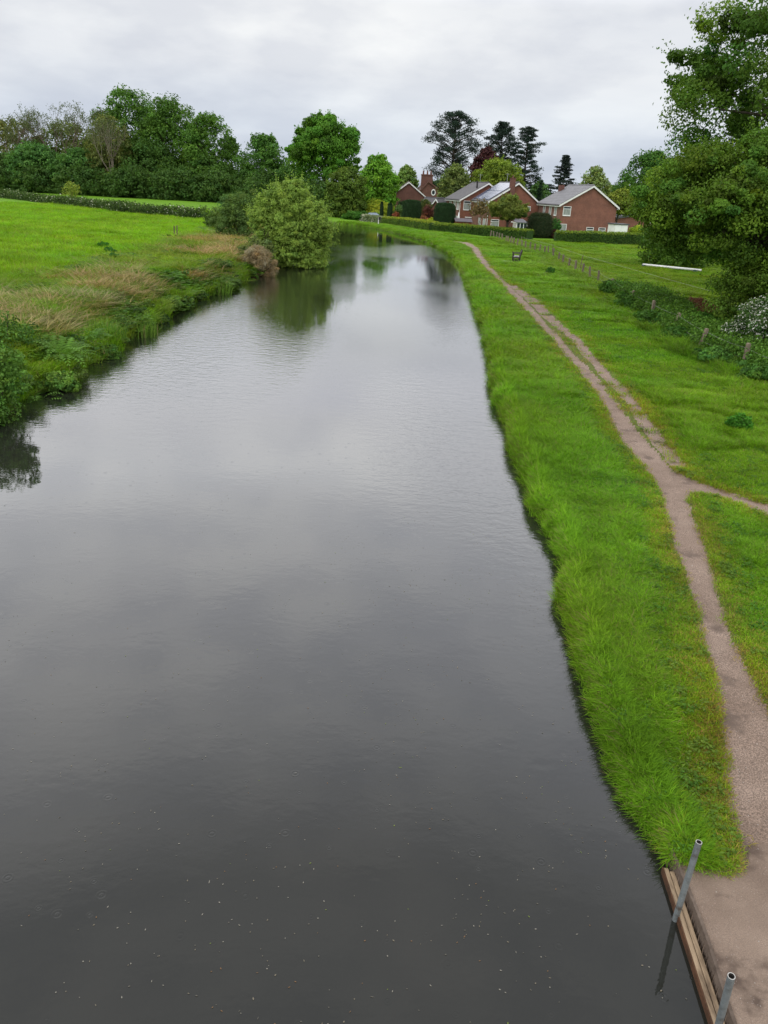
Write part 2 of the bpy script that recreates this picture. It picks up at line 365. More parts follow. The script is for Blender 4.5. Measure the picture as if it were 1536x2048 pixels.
def drops(sc, keep, rad, off):
    v = t.nodes.new('ShaderNodeTexVoronoi'); v.inputs['Scale'].default_value = sc; t.links.new(mapping(t, P, loc=off), v.inputs['Vector']); v.voronoi_dimensions = '2D'
    dist = mth(t, 'DIVIDE', v.outputs['Distance'], sc)
    s = t.nodes.new('ShaderNodeSeparateColor'); t.links.new(v.outputs['Color'], s.inputs[0])
    k = mth(t, 'LESS_THAN', s.outputs['Red'], keep)
    env = mrange(t, dist, rad*.2, rad, 1, 0)
    wv = mth(t, 'SINE', mth(t, 'MULTIPLY', dist, 6.283*2.2/rad))
    return mth(t, 'MULTIPLY', mth(t, 'MULTIPLY', wv, env), k)
hgt = mth(t, 'ADD', hgt, mth(t, 'MULTIPLY', drops(2.2, .5,   .045, (0, 0, 0)), .0003))
hgt = mth(t, 'ADD', hgt, mth(t, 'MULTIPLY', drops(1.3, .5, .07, (3.3, 1.7, 0)), .00035))
bp = t.nodes.new('ShaderNodeBump'); bp.inputs['Strength'].default_value = 1; bp.inputs['Distance'].default_value = 1
t.links.new(hgt, bp.inputs['Height'])
lw = t.nodes.new('ShaderNodeLayerWeight'); lw.inputs['Blend'].default_value = .5; t.links.new(bp.outputs[0], lw.inputs['Normal'])
fr = t.nodes.new('ShaderNodeValToRGB'); ce = fr.color_ramp.elements; ce[0].position = 0; ce[0].color = (.024,)*3+(1,); ce[1].position = 1; ce[1].color = (.98,)*3+(1,)
for p_, c_ in ((.26, .038), (.38, .080), (.515, .118), (.62, .18), (.72, .29), (.80, .50), (.86, .66)): q = ce.new(p_); q.color = (c_,)*3+(1,)
t.links.new(lw.outputs['Facing'], fr.inputs[0])
gl = t.nodes.new('ShaderNodeBsdfGlossy'); gl.inputs['Roughness'].default_value = .02; gl.inputs['Color'].default_value = (.97, .98, 1, 1)
t.links.new(bp.outputs[0], gl.inputs['Normal'])
df = t.nodes.new('ShaderNodeBsdfDiffuse'); bc, _ = noise_ramp(t, P, .35, (.014, .015, .012), (.020, .020, .016), .35, .65, 3)
t.links.new(bc, df.inputs['Color'])
ms = t.nodes.new('ShaderNodeMixShader'); t.links.new(fr.outputs[0], ms.inputs[0]); t.links.new(df.outputs[0], ms.inputs[1]); t.links.new(gl.outputs[0], ms.inputs[2])
ot = t.nodes.new('ShaderNodeOutputMaterial'); t.links.new(ms.outputs[0], ot.inputs[0])
_t = np.linspace(0, 1, 160)
def _rs(L, dx): c = np.r_[0, np.cumsum(np.hypot(*np.diff(L, axis=0).T))]; c /= c[-1]; return np.stack([np.interp(_t, c, L[:, 0])+dx, np.interp(_t, c, L[:, 1])], 1)
wl, wr = _rs(lb, -1.6), _rs(rb, 1.6)
mb = MB().add([(x, y, 0) for x, y in wl]+[(x, y, 0) for x, y in wr], [(i, 160+i, 161+i, i+1) for i in range(159)])
tag(mb.build('water', WM), kind='structure')

# ------------------------------------------------------------------ leaf clouds
def nrm(v): return v/(np.linalg.norm(v, axis=-1, keepdims=True)+1e-9)
def leaves(P, Nn, size, asp=.55, tint=None, fold=.25, r=rng):
    """one folded rhombus leaf (or leaf spray) per point"""
    n = len(P); Nn = nrm(Nn); a = nrm(np.cross(Nn, nrm(r.normal(size=(n, 3))))); b = np.cross(Nn, a)
    s = (size*r.uniform(.6, 1.3, n))[:, None] if np.isscalar(size) else (size*r.uniform(.7, 1.2, n))[:, None]
    f = Nn*s*fold
    V = np.stack([P-a*s*.5, P-b*s*asp*.5+f*.6, P+a*s*.5-f*.3, P+b*s*asp*.5+f*.6], 1).reshape(-1, 3)
    Q = np.arange(4*n).reshape(-1, 4)
    return V, Q, np.repeat(tint, 4, 0)
def tints(n, base, var=.18, yel=.12, r=rng):
    c = np.array(base)[None]*(1+r.normal(0, var, (n, 1))).clip(.45, 1.8); y = r.normal(0, yel, (n, 1)); c = c*(1+y*np.array([[1.2, .4, -.6]])).clip(.3, 2)
    return np.concatenate([c, np.ones((n, 1))], 1)
def sphere(n, r=rng): return nrm(r.normal(size=(n, 3)))
def crown(blobs, n, size, color, var=.22, yel=.1, K=None, rc=.26, fill=.2, flat=.65, up=.35, asp=.6, zmin=None, r=rng, shell=(.78, 1.02), lowcut=-.85):
    vols = np.array([np.prod(b[1])**(2/3) for b in blobs]); K = K or 200
    Ps, Ns, Ts = [], [], []; cl = []
    for (c, rr), v in zip(blobs, vols/vols.sum()):
        c = np.array(c); rr = np.array(rr); k = max(5, int(K*v)); nn = int(n*(1-fill)*v)
        dirs = sphere(k, r); main = len(cl) == 0; dirs[:, 2] = np.where(dirs[:, 2] < lowcut, -dirs[:, 2], dirs[:, 2])
        cc = c+rr*dirs*(r.uniform(*shell, (k, 1)) if not main else r.uniform(.84, 1.0, (k, 1))*(1+.16*(fbm(dirs[:, 0]*2+9, dirs[:, 1]*2+dirs[:, 2]*3+9, 1., 5)-.5)[:, None])); cr = rc*max(rr.mean(), .55*np.mean(blobs[0][1]))*r.uniform(.5, 1.5, k); cl.append(cc)
        ct = tints(k, color, var, yel, r)
        w_ = cr**2; ii = r.choice(k, nn, p=w_/w_.sum()); q = sphere(nn, r)*r.uniform(.35, 1, (nn, 1))**.5
        q[:, 2] *= flat
        q *= np.where(r.random((nn, 1)) < .07, r.uniform(1.05, 1.45, (nn, 1)), 1); Ps.append(cc[ii]+q*cr[ii][:, None]); Ns.append(q*.6+dirs[ii]*.3+r.normal(size=(nn, 3))*.45+[0, 0, up])
        tt = ct[ii]*tints(nn, (1, 1, 1), .10, .04, r); tt[:, 3] = 1; Ts.append(tt)
        nf = int(n*fill*v); q = sphere(nf, r)*r.uniform(.25, .9, (nf, 1)); Ps.append(c+rr*q); Ns.append(q+r.normal(size=(nf, 3))*.5); Ts.append(tints(nf, color, .12, .04, r))
    P = np.concatenate(Ps); Nn = np.concatenate(Ns); T = np.concatenate(Ts)
    if zmin is not None:
        k = P[:, 2] > zmin; P, Nn, T = P[k], Nn[k], T[k]
    return leaves(P, Nn, size, asp, T, r=r), np.concatenate(cl)
def put_crown(name, parts, parent, m=None):
    V = []; Q = []; T = []; b = 0
    for v, q, t_ in parts: V.append(v); Q.append(q+b); T.append(t_); b += len(v)
    return link(name, npmesh(name, np.concatenate(V), np.concatenate(Q), np.concatenate(T)), m or LEAF, parent)
def limbs(mb, base, top, r0, targets, n, r=random, k=5):
    """trunk and limbs bending out towards clump centres"""
    base = Vector(base); top = Vector(top); pts = []
    for i in range(6):
        f = i/5; pts.append(base.lerp(top, f)+Vector((r.uniform(-1, 1), r.uniform(-1, 1), 0))*r0*.5*(i > 0))
    mb.tube(pts, [r0*(1.35 if i == 0 else 1-.15*i) for i in range(6)], 8)
    tg = [Vector(x) for x in targets]; r.shuffle(tg)
    for x in tg[:n]:
        f = r.uniform(.35, .95); s = base.lerp(top, f); m1 = s.lerp(x, .45)+Vector((0, 0, (x-s).length*.08))
        mb.tube([s, m1, x], [r0*.42*(1.1-f*.6), r0*.24, r0*.07], k, False)
def tree(name, label, px0, px1, pt, D, color, n=12000, leaf=None, cb=.28, group=None, cat='tree', nb=7, var=.2, yel=.08, trunk=None, bark=None, ry=1.0, low=False, K=None, rc=.27, nl=9, shape=0, gz=None, asp=.6, fill=.3, dxc=0, shoots=0):
    c = (px0+px1)/2; a = W(px0, pt, D); b = W(px1, pt, D); top = W(c, pt, D).z; x0 = (a.x+b.x)/2; Rr = (b.x-a.x)/2; n = int(n*(2.0 if D > 100 else 1.3)); K = K or (520 if D > 100 else 420); rc = min(rc, .17); color = tuple(np.array(color)*([1.85, 1.72, 1.35] if D > 100 else [1.6, 1.52, 1.25]))
    z0 = ground_z(x0+dxc, D) if gz is None else gz; Ht = top-z0
    o = empty(name, (x0+dxc, D, z0), 0, label, cat, group); r = np.random.default_rng(abs(hash((px0, pt))) % 99999)
    rr = random.Random(int(px0*7+pt)); leaf = leaf or max(.09, D*.0027)
    zb = Ht*cb; hc = (Ht-zb)/2; C = np.array([-dxc, 0, zb+hc]); blobs = [(C, (Rr*.92, Rr*.92*ry, hc*.94))]
    for i in range(nb):
        th = i*2*math.pi/nb+rr.uniform(-.3, .3); e = rr.uniform(-.75, .75); ce = math.cos(e)
        s = rr.uniform(.22, .36); w_ = 1.0-.25*shape*max(0, e)
        blobs.append((C+np.array([math.cos(th)*ce*Rr*(1-s)*w_, math.sin(th)*ce*Rr*(1-s)*w_*ry, math.sin(e)*hc*(1-s)]), (Rr*s, Rr*s*ry, min(hc, Rr*1.3)*s)))
    if cb < .2:
        for i in range(7):
            th = i*2*math.pi/7+rr.uniform(-.3, .3); s = rr.uniform(.34, .48)
            blobs.append((np.array([-dxc+math.cos(th)*Rr*(.97-s), math.sin(th)*Rr*(.97-s)*ry, zb+Ht*rr.uniform(.10, .2)]), (Rr*s, Rr*s*ry, Ht*rr.uniform(.2, .3))))
        blobs[0] = (np.array([-dxc, 0, zb+(Ht-zb)*.45]), (Rr*.93, Rr*.93*ry, (Ht-zb)*.55))
    blobs.append((C+np.array([rr.uniform(-.15, .15)*Rr, 0, hc*.58]), (Rr*.42, Rr*.42*ry, hc*.42)))
    (v, q, t_), cl = crown(blobs, n, leaf, color, var, yel, K, rc, zmin=.05, r=r, asp=asp, fill=fill)
    ns = shoots or 260; sc_ = cl[r.integers(0, len(cl), ns)]; od = nrm(sc_-C)*[1, 1, .6]+[0, 0, .45]+r.normal(0, .3, (ns, 3)); od = nrm(od); sl_ = r.uniform(.5, 1.3, (ns, 1))*(Rr*.16 if D > 100 else .55+Rr*.05)
    k_ = 9; ff = np.linspace(.15, 1, k_); SP = (sc_[:, None]+od[:, None]*sl_[:, None]*ff[None, :, None]).reshape(-1, 3)+r.normal(0, leaf*.25, (ns*k_, 3)); SP = SP[SP[:, 2] > .1]
    sv_, sq_, st_ = leaves(SP, r.normal(size=(len(SP), 3))+[0, 0, .3], leaf*.85, asp, tints(len(SP), np.array(color)*1.1, .15, .06, r), r=r)
    q = np.concatenate([q, sq_+len(v)]); v = np.concatenate([v, sv_]); t_ = np.concatenate([t_, st_])
    mb = MB(); r0 = trunk or max(.12, Ht*.022)
    limbs(mb, (0, 0, -.15), (-dxc*.5, 0, zb+hc*1.1), r0, cl, nl, rr)
    mb.build('trunk', bark or BARK, o, smooth=True)
    put_crown('crown', [(v, q, t_)], o)
    return o
exec_marker = 0

# ------------------------------------------------------------------ grass: tufts scattered as uncountable cover
def blades(n, hmin, hmax, wd, spread, bend, c0, c1, r, seed_head=0):
    V = []; Fs = []; T = []
    for i in range(n):
        straw = r.random() < .045; a = r.uniform(0, 6.283); rr = spread*math.sqrt(r.random()); bx, by = rr*math.cos(a), rr*math.sin(a)
        th = r.uniform(0, 6.283) if r.random() < .4 else a+r.uniform(-.6, .6); h = r.uniform(hmin, hmax); bd = bend*h*r.uniform(.3, 1.3)
        dx, dy = math.cos(th), math.sin(th); wx, wy = -dy*wd/2, dx*wd/2; k = len(V)
        V += [(bx-wx, by-wy, -.02), (bx+wx, by+wy, -.02), (bx+dx*bd*.3-wx*.9, by+dy*bd*.3-wy*.9, h*.55), (bx+dx*bd*.3+wx*.9, by+dy*bd*.3+wy*.9, h*.55), (bx+dx*bd, by+dy*bd, h*r.uniform(.8, 1))]
        Fs += [(k, k+1, k+3, k+2), (k+2, k+3, k+4)]; f = r.random(); v = r.uniform(.75, 1.25)
        c = [(c0[j]*(1-f)+c1[j]*f)*v for j in range(3)]; c = [.26*v, .22*v, .10*v] if straw else c; T += [(*c, 1)]*5
    return V, Fs, T
def broad(n, h, spread, ls, c0, c1, r):
    V = []; Fs = []; T = []
    for i in range(n):
        a = r.uniform(0, 6.283); rr = spread*math.sqrt(r.random()); p = Vector((rr*math.cos(a), rr*math.sin(a), h*r.uniform(.25, 1)*(1-.5*(rr/spread)**2)))
        d = Vector((math.cos(a+r.uniform(-1, 1)), math.sin(a+r.uniform(-1, 1)), r.uniform(-.4, .5))).normalized(); s = d.cross(Vector((0, 0, 1))).normalized()*ls*.28; l = ls*r.uniform(.7, 1.2); k = len(V)
        V += [p, p+d*l*.5+s, p+d*l-Vector((0, 0, l*.2)), p+d*l*.5-s]; Fs += [(k, k+1, k+2, k+3)]; f = r.random(); v = r.uniform(.75, 1.25)
        T += [(*[(c0[j]*(1-f)+c1[j]*f)*v for j in range(3)], 1)]*4
    return V, Fs, T
gcol = bpy.data.collections.new('tuft_kinds')
KINDS = []
def kind(V, Fs, T):
    me = bpy.data.meshes.new('tuft'); me.from_pydata([tuple(v) for v in V], [], Fs)
    a = me.attributes.new('tint', 'FLOAT_COLOR', 'POINT'); a.data.foreach_set('color', np.array(T, np.float32).ravel())
    me.materials.append(BLADE); o = bpy.data.objects.new('tuft_%02d' % len(KINDS), me); gcol.objects.link(o); KINDS.append(o)
ra = random.Random(3)
GA, GB, GC = (.098, .215, .014), (.190, .380, .020), (.20, .26, .05)
for _ in range(3): kind(*blades(46, .03, .075, .007, .14, .9, GA, GB, ra))           # 0-2 short turf
for _ in range(3): kind(*blades(64, .09, .24, .0075, .16, .75, GA, GB, ra))           # 3-5 lush verge
for _ in range(3): kind(*blades(46, .30, .62, .013, .20, .65, (.10, .19, .02), (.19, .29, .04), ra))   # 6-8 tall grass
for _ in range(2): kind(*blades(40, .35, .85, .013, .24, .8, (.24, .19, .11), (.38, .32, .19), ra))    # 9-10 dead stems
for _ in range(2): kind(*broad(46, .34, .30, .13, (.05, .125, .018), (.10, .22, .03), ra))           # 11-12 nettles and docks
kind(*blades(34, .03, .08, .007, .16, .9, (.16, .19, .035), (.25, .27, .06), ra))                     # 13 worn yellowed turf
def tuft_group():
    ng = bpy.data.node_groups.new('scatter', 'GeometryNodeTree'); ng.interface.new_socket('Geometry', in_out='INPUT', socket_type='NodeSocketGeometry'); ng.interface.new_socket('Geometry', in_out='OUTPUT', socket_type='NodeSocketGeometry')
    n = ng.nodes.new; l = ng.links.new; gi = n('NodeGroupInput'); go = n('NodeGroupOutput'); ip = n('GeometryNodeInstanceOnPoints')
    ci = n('GeometryNodeCollectionInfo'); ci.inputs[0].default_value = gcol; ci.inputs['Separate Children'].default_value = True; ci.inputs['Reset Children'].default_value = True
    def na(nm, ty):
        a = n('GeometryNodeInputNamedAttribute'); a.data_type = ty; a.inputs[0].default_value = nm; return a.outputs[0]
    l(gi.outputs[0], ip.inputs['Points']); l(ci.outputs[0], ip.inputs['Instance']); ip.inputs['Pick Instance'].default_value = True
    l(na('idx', 'INT'), ip.inputs['Instance Index']); l(na('rot', 'FLOAT_VECTOR'), ip.inputs['Rotation']); l(na('scl', 'FLOAT_VECTOR'), ip.inputs['Scale'])
    l(ip.outputs[0], go.inputs[0]); return ng
NG = tuft_group()
def scatter(name, P, idx, rot, scl, tn):
    me = bpy.data.meshes.new(name); me.vertices.add(len(P)); me.vertices.foreach_set('co', np.asarray(P, np.float32).ravel())
    for nm, ty, v, key in (('idx', 'INT', idx.astype(np.int32), 'value'), ('rot', 'FLOAT_VECTOR', rot, 'vector'), ('scl', 'FLOAT_VECTOR', scl, 'vector'), ('itint', 'FLOAT_COLOR', tn, 'color')):
        a = me.attributes.new(nm, ty, 'POINT'); a.data.foreach_set(key, np.ascontiguousarray(v if ty == 'INT' else v.astype(np.float32)).ravel())
    o = link(name, me); m = o.modifiers.new('scatter', 'NODES'); m.node_group = NG; return o
def sample(n, rmin, rmax, p=1.25, a0=-33, a1=36):
    u = rng.random(n); q = 2-p; r = (rmin**q+u*(rmax**q-rmin**q))**(1/q); a = np.radians(rng.uniform(a0, a1, n)); return r*np.sin(a), r*np.cos(a)-.4, r
def build_grass():
    xs, ys, rs = sample(230000, 3.3, 130, 1.45)
    xs2, ys2, rs2 = sample(60000, 3.2, 24, 1.2, 5, 46); xs = np.r_[xs, xs2]; ys = np.r_[ys, ys2]; rs = np.r_[rs, rs2]
    d, left, path, path2, land = fields(xs, ys); dpt = dline(xs, ys, PL_MID); z = height(xs, ys, d, left, path | path2, land)
    ok = (d > .0) & ~path & ~land & ~(path2 & (rng.random(len(xs)) < .93)); ok &= ~((ys > 100) & (d > 8) & ~left)
    dpa = np.minimum(np.minimum(dline(xs, ys, np.vstack([PATH, PATH[:1]])), dline(xs, ys, PATH3)), dline(xs, ys, PATH2)); ok &= dpa > .07*np.clip(rs/15, .85, 2.6)*rng.random(len(xs))**.5*1.6
    xs, ys, rs, d, left, dpt, z = [v[ok] for v in (xs, ys, rs, d, left, dpt, z)]
    dpath = np.minimum(dline(xs, ys, np.vstack([PATH, PATH[:1]])), dline(xs, ys, PATH3)); dp2 = dline(xs, ys, PATH2)
    dfen = dline(xs, ys, FLINE); n = len(xs); U = rng.random(n); idx = rng.integers(0, 3, n)
    fenx = np.interp(ys, FLINE[::-1, 1], FLINE[::-1, 0]); field = (~left) & (xs > fenx)
    lush = (~left) & (d > 0) & (dpath > .55+.5*(fbm(xs, ys, .8, 66)-.3)) & (xs < np.interp(ys, PYM, PXM))
    lush2 = (~left) & ~lush & (fbm(xs, ys, 2.2, 77) > .56) & (dpath > .6) & (dp2 > .5)
    idx = np.where(lush, 3+rng.integers(0, 3, n), idx); idx = np.where(lush2 & (U < .6), 3+rng.integers(0, 3, n), idx)
    wornm = (~left) & (np.minimum(dpath, dp2) < .5*rng.random(n)+.12); idx = np.where(wornm & (U < .6), 13, idx)
    near_f = (~left) & (dfen < .9) & (rng.random(n) < .6); idx = np.where(near_f, 3+rng.integers(0, 4, n), idx)
    edge = (~left) & (d < .22); idx = np.where(edge, 3+rng.integers(0, 3, n), idx)
    dry, _ = cover(xs, ys, d, left); ll = left & (d < 7+(fbm(xs, ys, 4, 90)-.5)*6)
    idx = np.where(ll, 3+rng.integers(0, 3, n), idx); idx = np.where(ll & (U < .26), 6+rng.integers(0, 3, n), idx)
    idx = np.where(ll & (rng.random(n) < dry*.24), 9+rng.integers(0, 2, n), idx)
    idx = np.where(ll & (fbm(xs, ys, 1.8, 99) > .58) & (rng.random(n) < .6) & (dry < .5), 11+rng.integers(0, 2, n), idx)
    idx = np.where(left & ~ll & (U < .35), 3+rng.integers(0, 3, n), idx)
    weed = (~left) & (rng.random(n) < .018) & (rs < 45); idx = np.where(weed, 11+rng.integers(0, 2, n), idx)
    s = np.clip(rs/15, .85, 3.2)**.8; hs = np.clip(s, .9, 1.15)*rng.uniform(.75, 1.25, n); hs = np.where(idx >= 6, hs*.42, hs); hs = np.where((idx == 13) | (idx < 3), hs*.9, hs)
    hs = np.where((idx >= 3) & (idx < 6) & edge, hs*(.45+.6*fbm(xs, ys, .7, 125)), hs); hs = np.where(lush & ~edge, hs*(.18+.62*fbm(xs, ys, .9, 120)), hs)
    hs = np.where((~left) & (ys < 14), hs*(.55+.23*sst(5.5, 9., ys)), hs); hs = np.where(field, hs*.8, hs); hs = np.where(lush2, hs*.6, hs)
    s = np.where(weed, s*.38, s); hs = np.where(weed, .3, hs); hs = np.where(left & ~ll, hs*(.6+1.3*fbm(xs, ys, 1.6, 180)), hs)
    scl = np.stack([s, s, hs], 1); rot = np.stack([rng.normal(0, .12, n), rng.normal(0, .12, n), rng.uniform(0, 6.28, n)], 1)
    # bank edge leans out over the water
    rot[:, 1] = np.where(edge, -.55*rng.random(n), rot[:, 1]); rot[:, 2] = np.where(edge, rng.normal(0, .5, n), rot[:, 2]); z = np.where(edge, z+.0, z)
    big = fbm(xs, ys, 7, 130); sm = fbm(xs, ys, 1.1, 140); f = .80+.32*big+.34*(sm-.4)
    f = f*(1+.5*(fbm(xs, ys, .45, 145)-.5)); tn = np.stack([f*(1+.5*(fbm(xs, ys, 2.3, 150)-.45)), f, f*.9, np.ones(n)], 1)*rng.uniform(.88, 1.12, (n, 1))
    yy = wornm[:, None]*np.array([[.35, .02, .1, 0]]); tn = tn*(1+yy)
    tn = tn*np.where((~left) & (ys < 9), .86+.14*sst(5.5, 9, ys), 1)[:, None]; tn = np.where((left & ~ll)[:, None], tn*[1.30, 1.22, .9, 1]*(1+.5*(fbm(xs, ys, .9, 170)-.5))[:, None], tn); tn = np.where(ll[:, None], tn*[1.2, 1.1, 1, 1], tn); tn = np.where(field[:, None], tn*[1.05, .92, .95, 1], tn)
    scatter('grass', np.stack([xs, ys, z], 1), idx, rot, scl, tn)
    tag(bpy.data.objects['grass'], 'bright green bank and meadow grass with taller tufts at the water edges', 'grass', kind='stuff')
PM_ = (PATH[:19]+PATH[19:][::-1][:19])/2 if len(PATH) >= 38 else PATH
PL_MID = PM_; o_ = np.argsort(PM_[:, 1]); PYM = PM_[o_, 1]; PXM = PM_[o_, 0]
build_grass()

# short lines of debris and bud scales floating on the canal
def debris():
    n = 5200; x = rng.uniform(-9, 2.6, n); y = 2.0+rng.random(n)**1.5*26; x = np.where(rng.random(n) < .5, 2.4-np.abs(rng.normal(0, 2.4, n)), x)
    d, left, *_ = fields(x, y); k = (d < -.12) & ((fbm(x, y, 1.1, 200)+.6*(fbm(x, y, .35, 210)-.5) > .56) | (rng.random(n) < .22)); x, y = x[k], y[k]; n = len(x)
    th = rng.uniform(0, 3.14, n)+.3; L = rng.uniform(.003, .012, n)*np.where(rng.random(n) < .04, 2.0, 1); wd = rng.uniform(.0025, .006, n)
    dx, dy = np.cos(th), np.sin(th); z = np.full(n, .004)
    c = [np.stack([x+sx*dx*L-sy*dy*wd, y+sx*dy*L+sy*dx*wd, z], 1) for sx, sy in ((-1, 0), (0, -1), (1, 0), (0, 1))]
    V = np.stack(c, 1).reshape(-1, 3); pal = np.array([(.30, .28, .24), (.23, .20, .15), (.22, .13, .07), (.20, .26, .06), (.14, .13, .11)])
    t_ = pal[rng.choice(5, n, p=[.3, .25, .1, .05, .3])]; t_ = np.concatenate([t_, np.ones((n, 1))], 1)
    o = link('floating_debris', npmesh('floating_debris', V, np.arange(4*n).reshape(-1, 4), np.repeat(t_, 4, 0)), LEAF)
    tag(o, 'tiny pale seeds, bud scales and leaf scraps floating on the dark canal', 'debris', kind='stuff')
debris()

def stones():
    n = 16000; x = rng.uniform(2.6, 7.2, n); y = 3.0+rng.random(n)**1.4*20; d, left, p, p2, ld = fields(x, y); k = (p | ld | (p2 & (rng.random(n) < .5))) & (d > .06) & (~ld | (rng.random(n) < .25)); x, y, d, left, p, p2, ld = [v[k] for v in (x, y, d, left, p, p2, ld)]; n = len(x)
    z = height(x, y, d, left, p | p2, ld); s = rng.lognormal(-5.3, .42, n).clip(.002, .016); Q_ = []; a = rng.uniform(0, 6.28, n); c, s_ = np.cos(a)*s, np.sin(a)*s
    vs = [(c, s_, 0*s), (-s_*.8, c*.8, 0*s), (-c, -s_, 0*s), (s_*.8, -c*.8, 0*s), (c*.35, s_*.35, s*.75), (-c*.35, -s_*.35, s*.7)]
    V_ = np.stack([np.stack([x+a_, y+b_, z+c_-.001], 1) for a_, b_, c_ in vs], 1).reshape(-1, 3); o6 = np.arange(n)[:, None]*6
    F_ = np.concatenate([o6+np.array([[0, 1, 4, 4]]), o6+np.array([[1, 2, 5, 4]]), o6+np.array([[2, 3, 5, 5]]), o6+np.array([[3, 0, 4, 5]])])
    F3 = np.concatenate([o6+np.array([[0, 1, 4]]), o6+np.array([[1, 5, 4]]), o6+np.array([[1, 2, 5]]), o6+np.array([[2, 3, 5]]), o6+np.array([[3, 4, 5]]), o6+np.array([[3, 0, 4]])])
    pal = np.array([(.36, .32, .28), (.25, .20, .16), (.15, .12, .10), (.30, .22, .18)]); t_ = pal[rng.integers(0, 4, n)]; t_ = np.concatenate([t_, np.ones((n, 1))], 1)
    o = link('gravel', npmesh('gravel', V_, F3, np.repeat(t_, 6, 0)), STONE); tag(o, 'loose grit and small stones scattered on the towpath and landing', 'gravel', kind='stuff')
STONE = leafmat('stone', trans=0., rough=.8, spec=.2)
stones()
# ------------------------------------------------------------------ trees
GD = (.042, .098, .018); GMID = (.055, .125, .020); GL = (.095, .200, .026); GY = (.115, .185, .022); GO = (.085, .125, .022)
# wood on the left
WG = 'trees of the wood beyond the left meadow'
tree('deciduous_tree', 'tallest dark green tree of the wood, its domed top left of centre', 180, 330, 178, 205, GD, 15000, cb=.08, group=WG)
tree('deciduous_tree', 'broad dark green tree with a flat topped crown in the middle of the wood', 262, 415, 196, 200, (.040, .092, .016), 16000, cb=.04, group=WG)
tree('deciduous_tree', 'rounded dark green tree at the right hand end of the wood', 345, 482, 232, 194, (.045, .105, .018), 15000, cb=.03, group=WG)
tree('deciduous_tree', 'lower dark green tree filling the foot of the wood between the two biggest crowns', 215, 372, 286, 192, (.036, .082, .018), 12000, cb=.0, group=WG)
tree('deciduous_tree', 'low bushy tree at the right foot of the wood above the meadow hedge', 362, 470, 312, 188, (.038, .088, .018), 9000, cb=.0, group=WG)
tree('deciduous_tree', 'olive green tree behind the bare treetops near the left edge', 60, 200, 244, 215, (.065, .095, .030), 9000, cb=.1, group=WG, var=.25)
tree('deciduous_tree', 'brownish budding tree at the far left edge of the wood', -60, 90, 240, 212, (.080, .100, .035), 9000, cb=.1, group=WG, var=.25)
tree('bushy_tree', 'mid green rounded bush tree in front of the wood beside the pale trunk', 92, 208, 300, 190, (.042, .105, .028), 11000, cb=.0, group=WG)
tree('bushy_tree', 'mid green bush tree in front of the wood near the left edge', 8, 118, 286, 192, (.045, .112, .032), 11000, cb=.0, group=WG)
tree('bushy_tree', 'dark bush at the very left edge below the bare treetops', -70, 30, 300, 196, (.040, .080, .022), 9000, cb=.0, group=WG)
def bare_tree(label, px, pw, pt, D, n, colr, leafc, ln, group, bark=None, stems=1):
    a = W(px, pt, D); z0 = ground_z(a.x, D); Ht = a.z-z0; Rr = pw/1668*D/2; o = empty('bare_tree', (a.x, D, z0), 0, label, 'tree', group)
    r = random.Random(int(px)); mb = MB(); tips = []
    def grow(p, dr, L, rad, dep):
        q = p+dr*L; m = p.lerp(q, .5)+Vector((r.uniform(-1, 1), r.uniform(-1, 1), 0))*L*.06
        mb.tube([p, m, q], [rad, rad*.8, rad*.6], 5 if dep < 2 else 3, False)
        if dep >= 5: tips.append(q); return
        for k in range(3 if dep < 3 else 2):
            v = Vector((r.uniform(-1, 1), r.uniform(-1, 1), r.uniform(-.1, .6)))*.62+dr; grow(q if k else p.lerp(q, .75), v.normalized(), L*r.uniform(.62, .82), rad*.55, dep+1)
    for s in range(stems):
        grow(Vector((r.uniform(-.3, .3)*stems, 0, -.1)), Vector((r.uniform(-.2, .2), r.uniform(-.1, .1), 1)).normalized(), Ht*.27, Ht*.014, 0)
    vs = np.array(mb.v); k = np.clip(Ht/(vs[:, 2].max()), .3, 3); kx = Rr/np.percentile(np.abs(vs[:, :2]), 97); vs = vs*[kx, kx, k]; mb.v = [tuple(v) for v in vs]
    mb.build('branches', bark or TWIG, o)
    tp = np.array(tips)*[kx, kx, k]
    if ln:
        ii = rng.integers(0, len(tp), ln); P = tp[ii]+rng.normal(0, .35, (ln, 3)); put_crown('foliage', [leaves(P, rng.normal(size=(ln, 3))+[0, 0, .4], .34, .5, tints(ln, leafc, .2, .1))], o)
    return o
for i, (px, pw, pt) in enumerate([(10, 90, 212), (52, 80, 216), (95, 76, 208), (138, 70, 206), (176, 60, 212)]):
    bare_tree(['thin bare topped tree at the left edge of the photo', 'bare twiggy treetop second from the left edge', 'bare twiggy treetop in the middle of the row of leafless crowns', 'bare twiggy treetop with a few olive leaves, fourth from the left edge', 'bare treetop leaning against the tallest dark tree'][i], px, pw, pt, 204-i, 0, None, (.10, .13, .05), 1300, 'bare treetops rising from the left of the wood')
bare_tree('slender budding tree with a pale branching trunk at the front of the wood', 214, 72, 236, 186, 0, None, (.10, .125, .05), 900, WG, PALE, 2)
tree('bushy_tree', 'brownish half leafed tree behind the pale trunk', 165, 262, 232, 190, (.075, .098, .032), 5000, cb=.15, group=WG, var=.25)
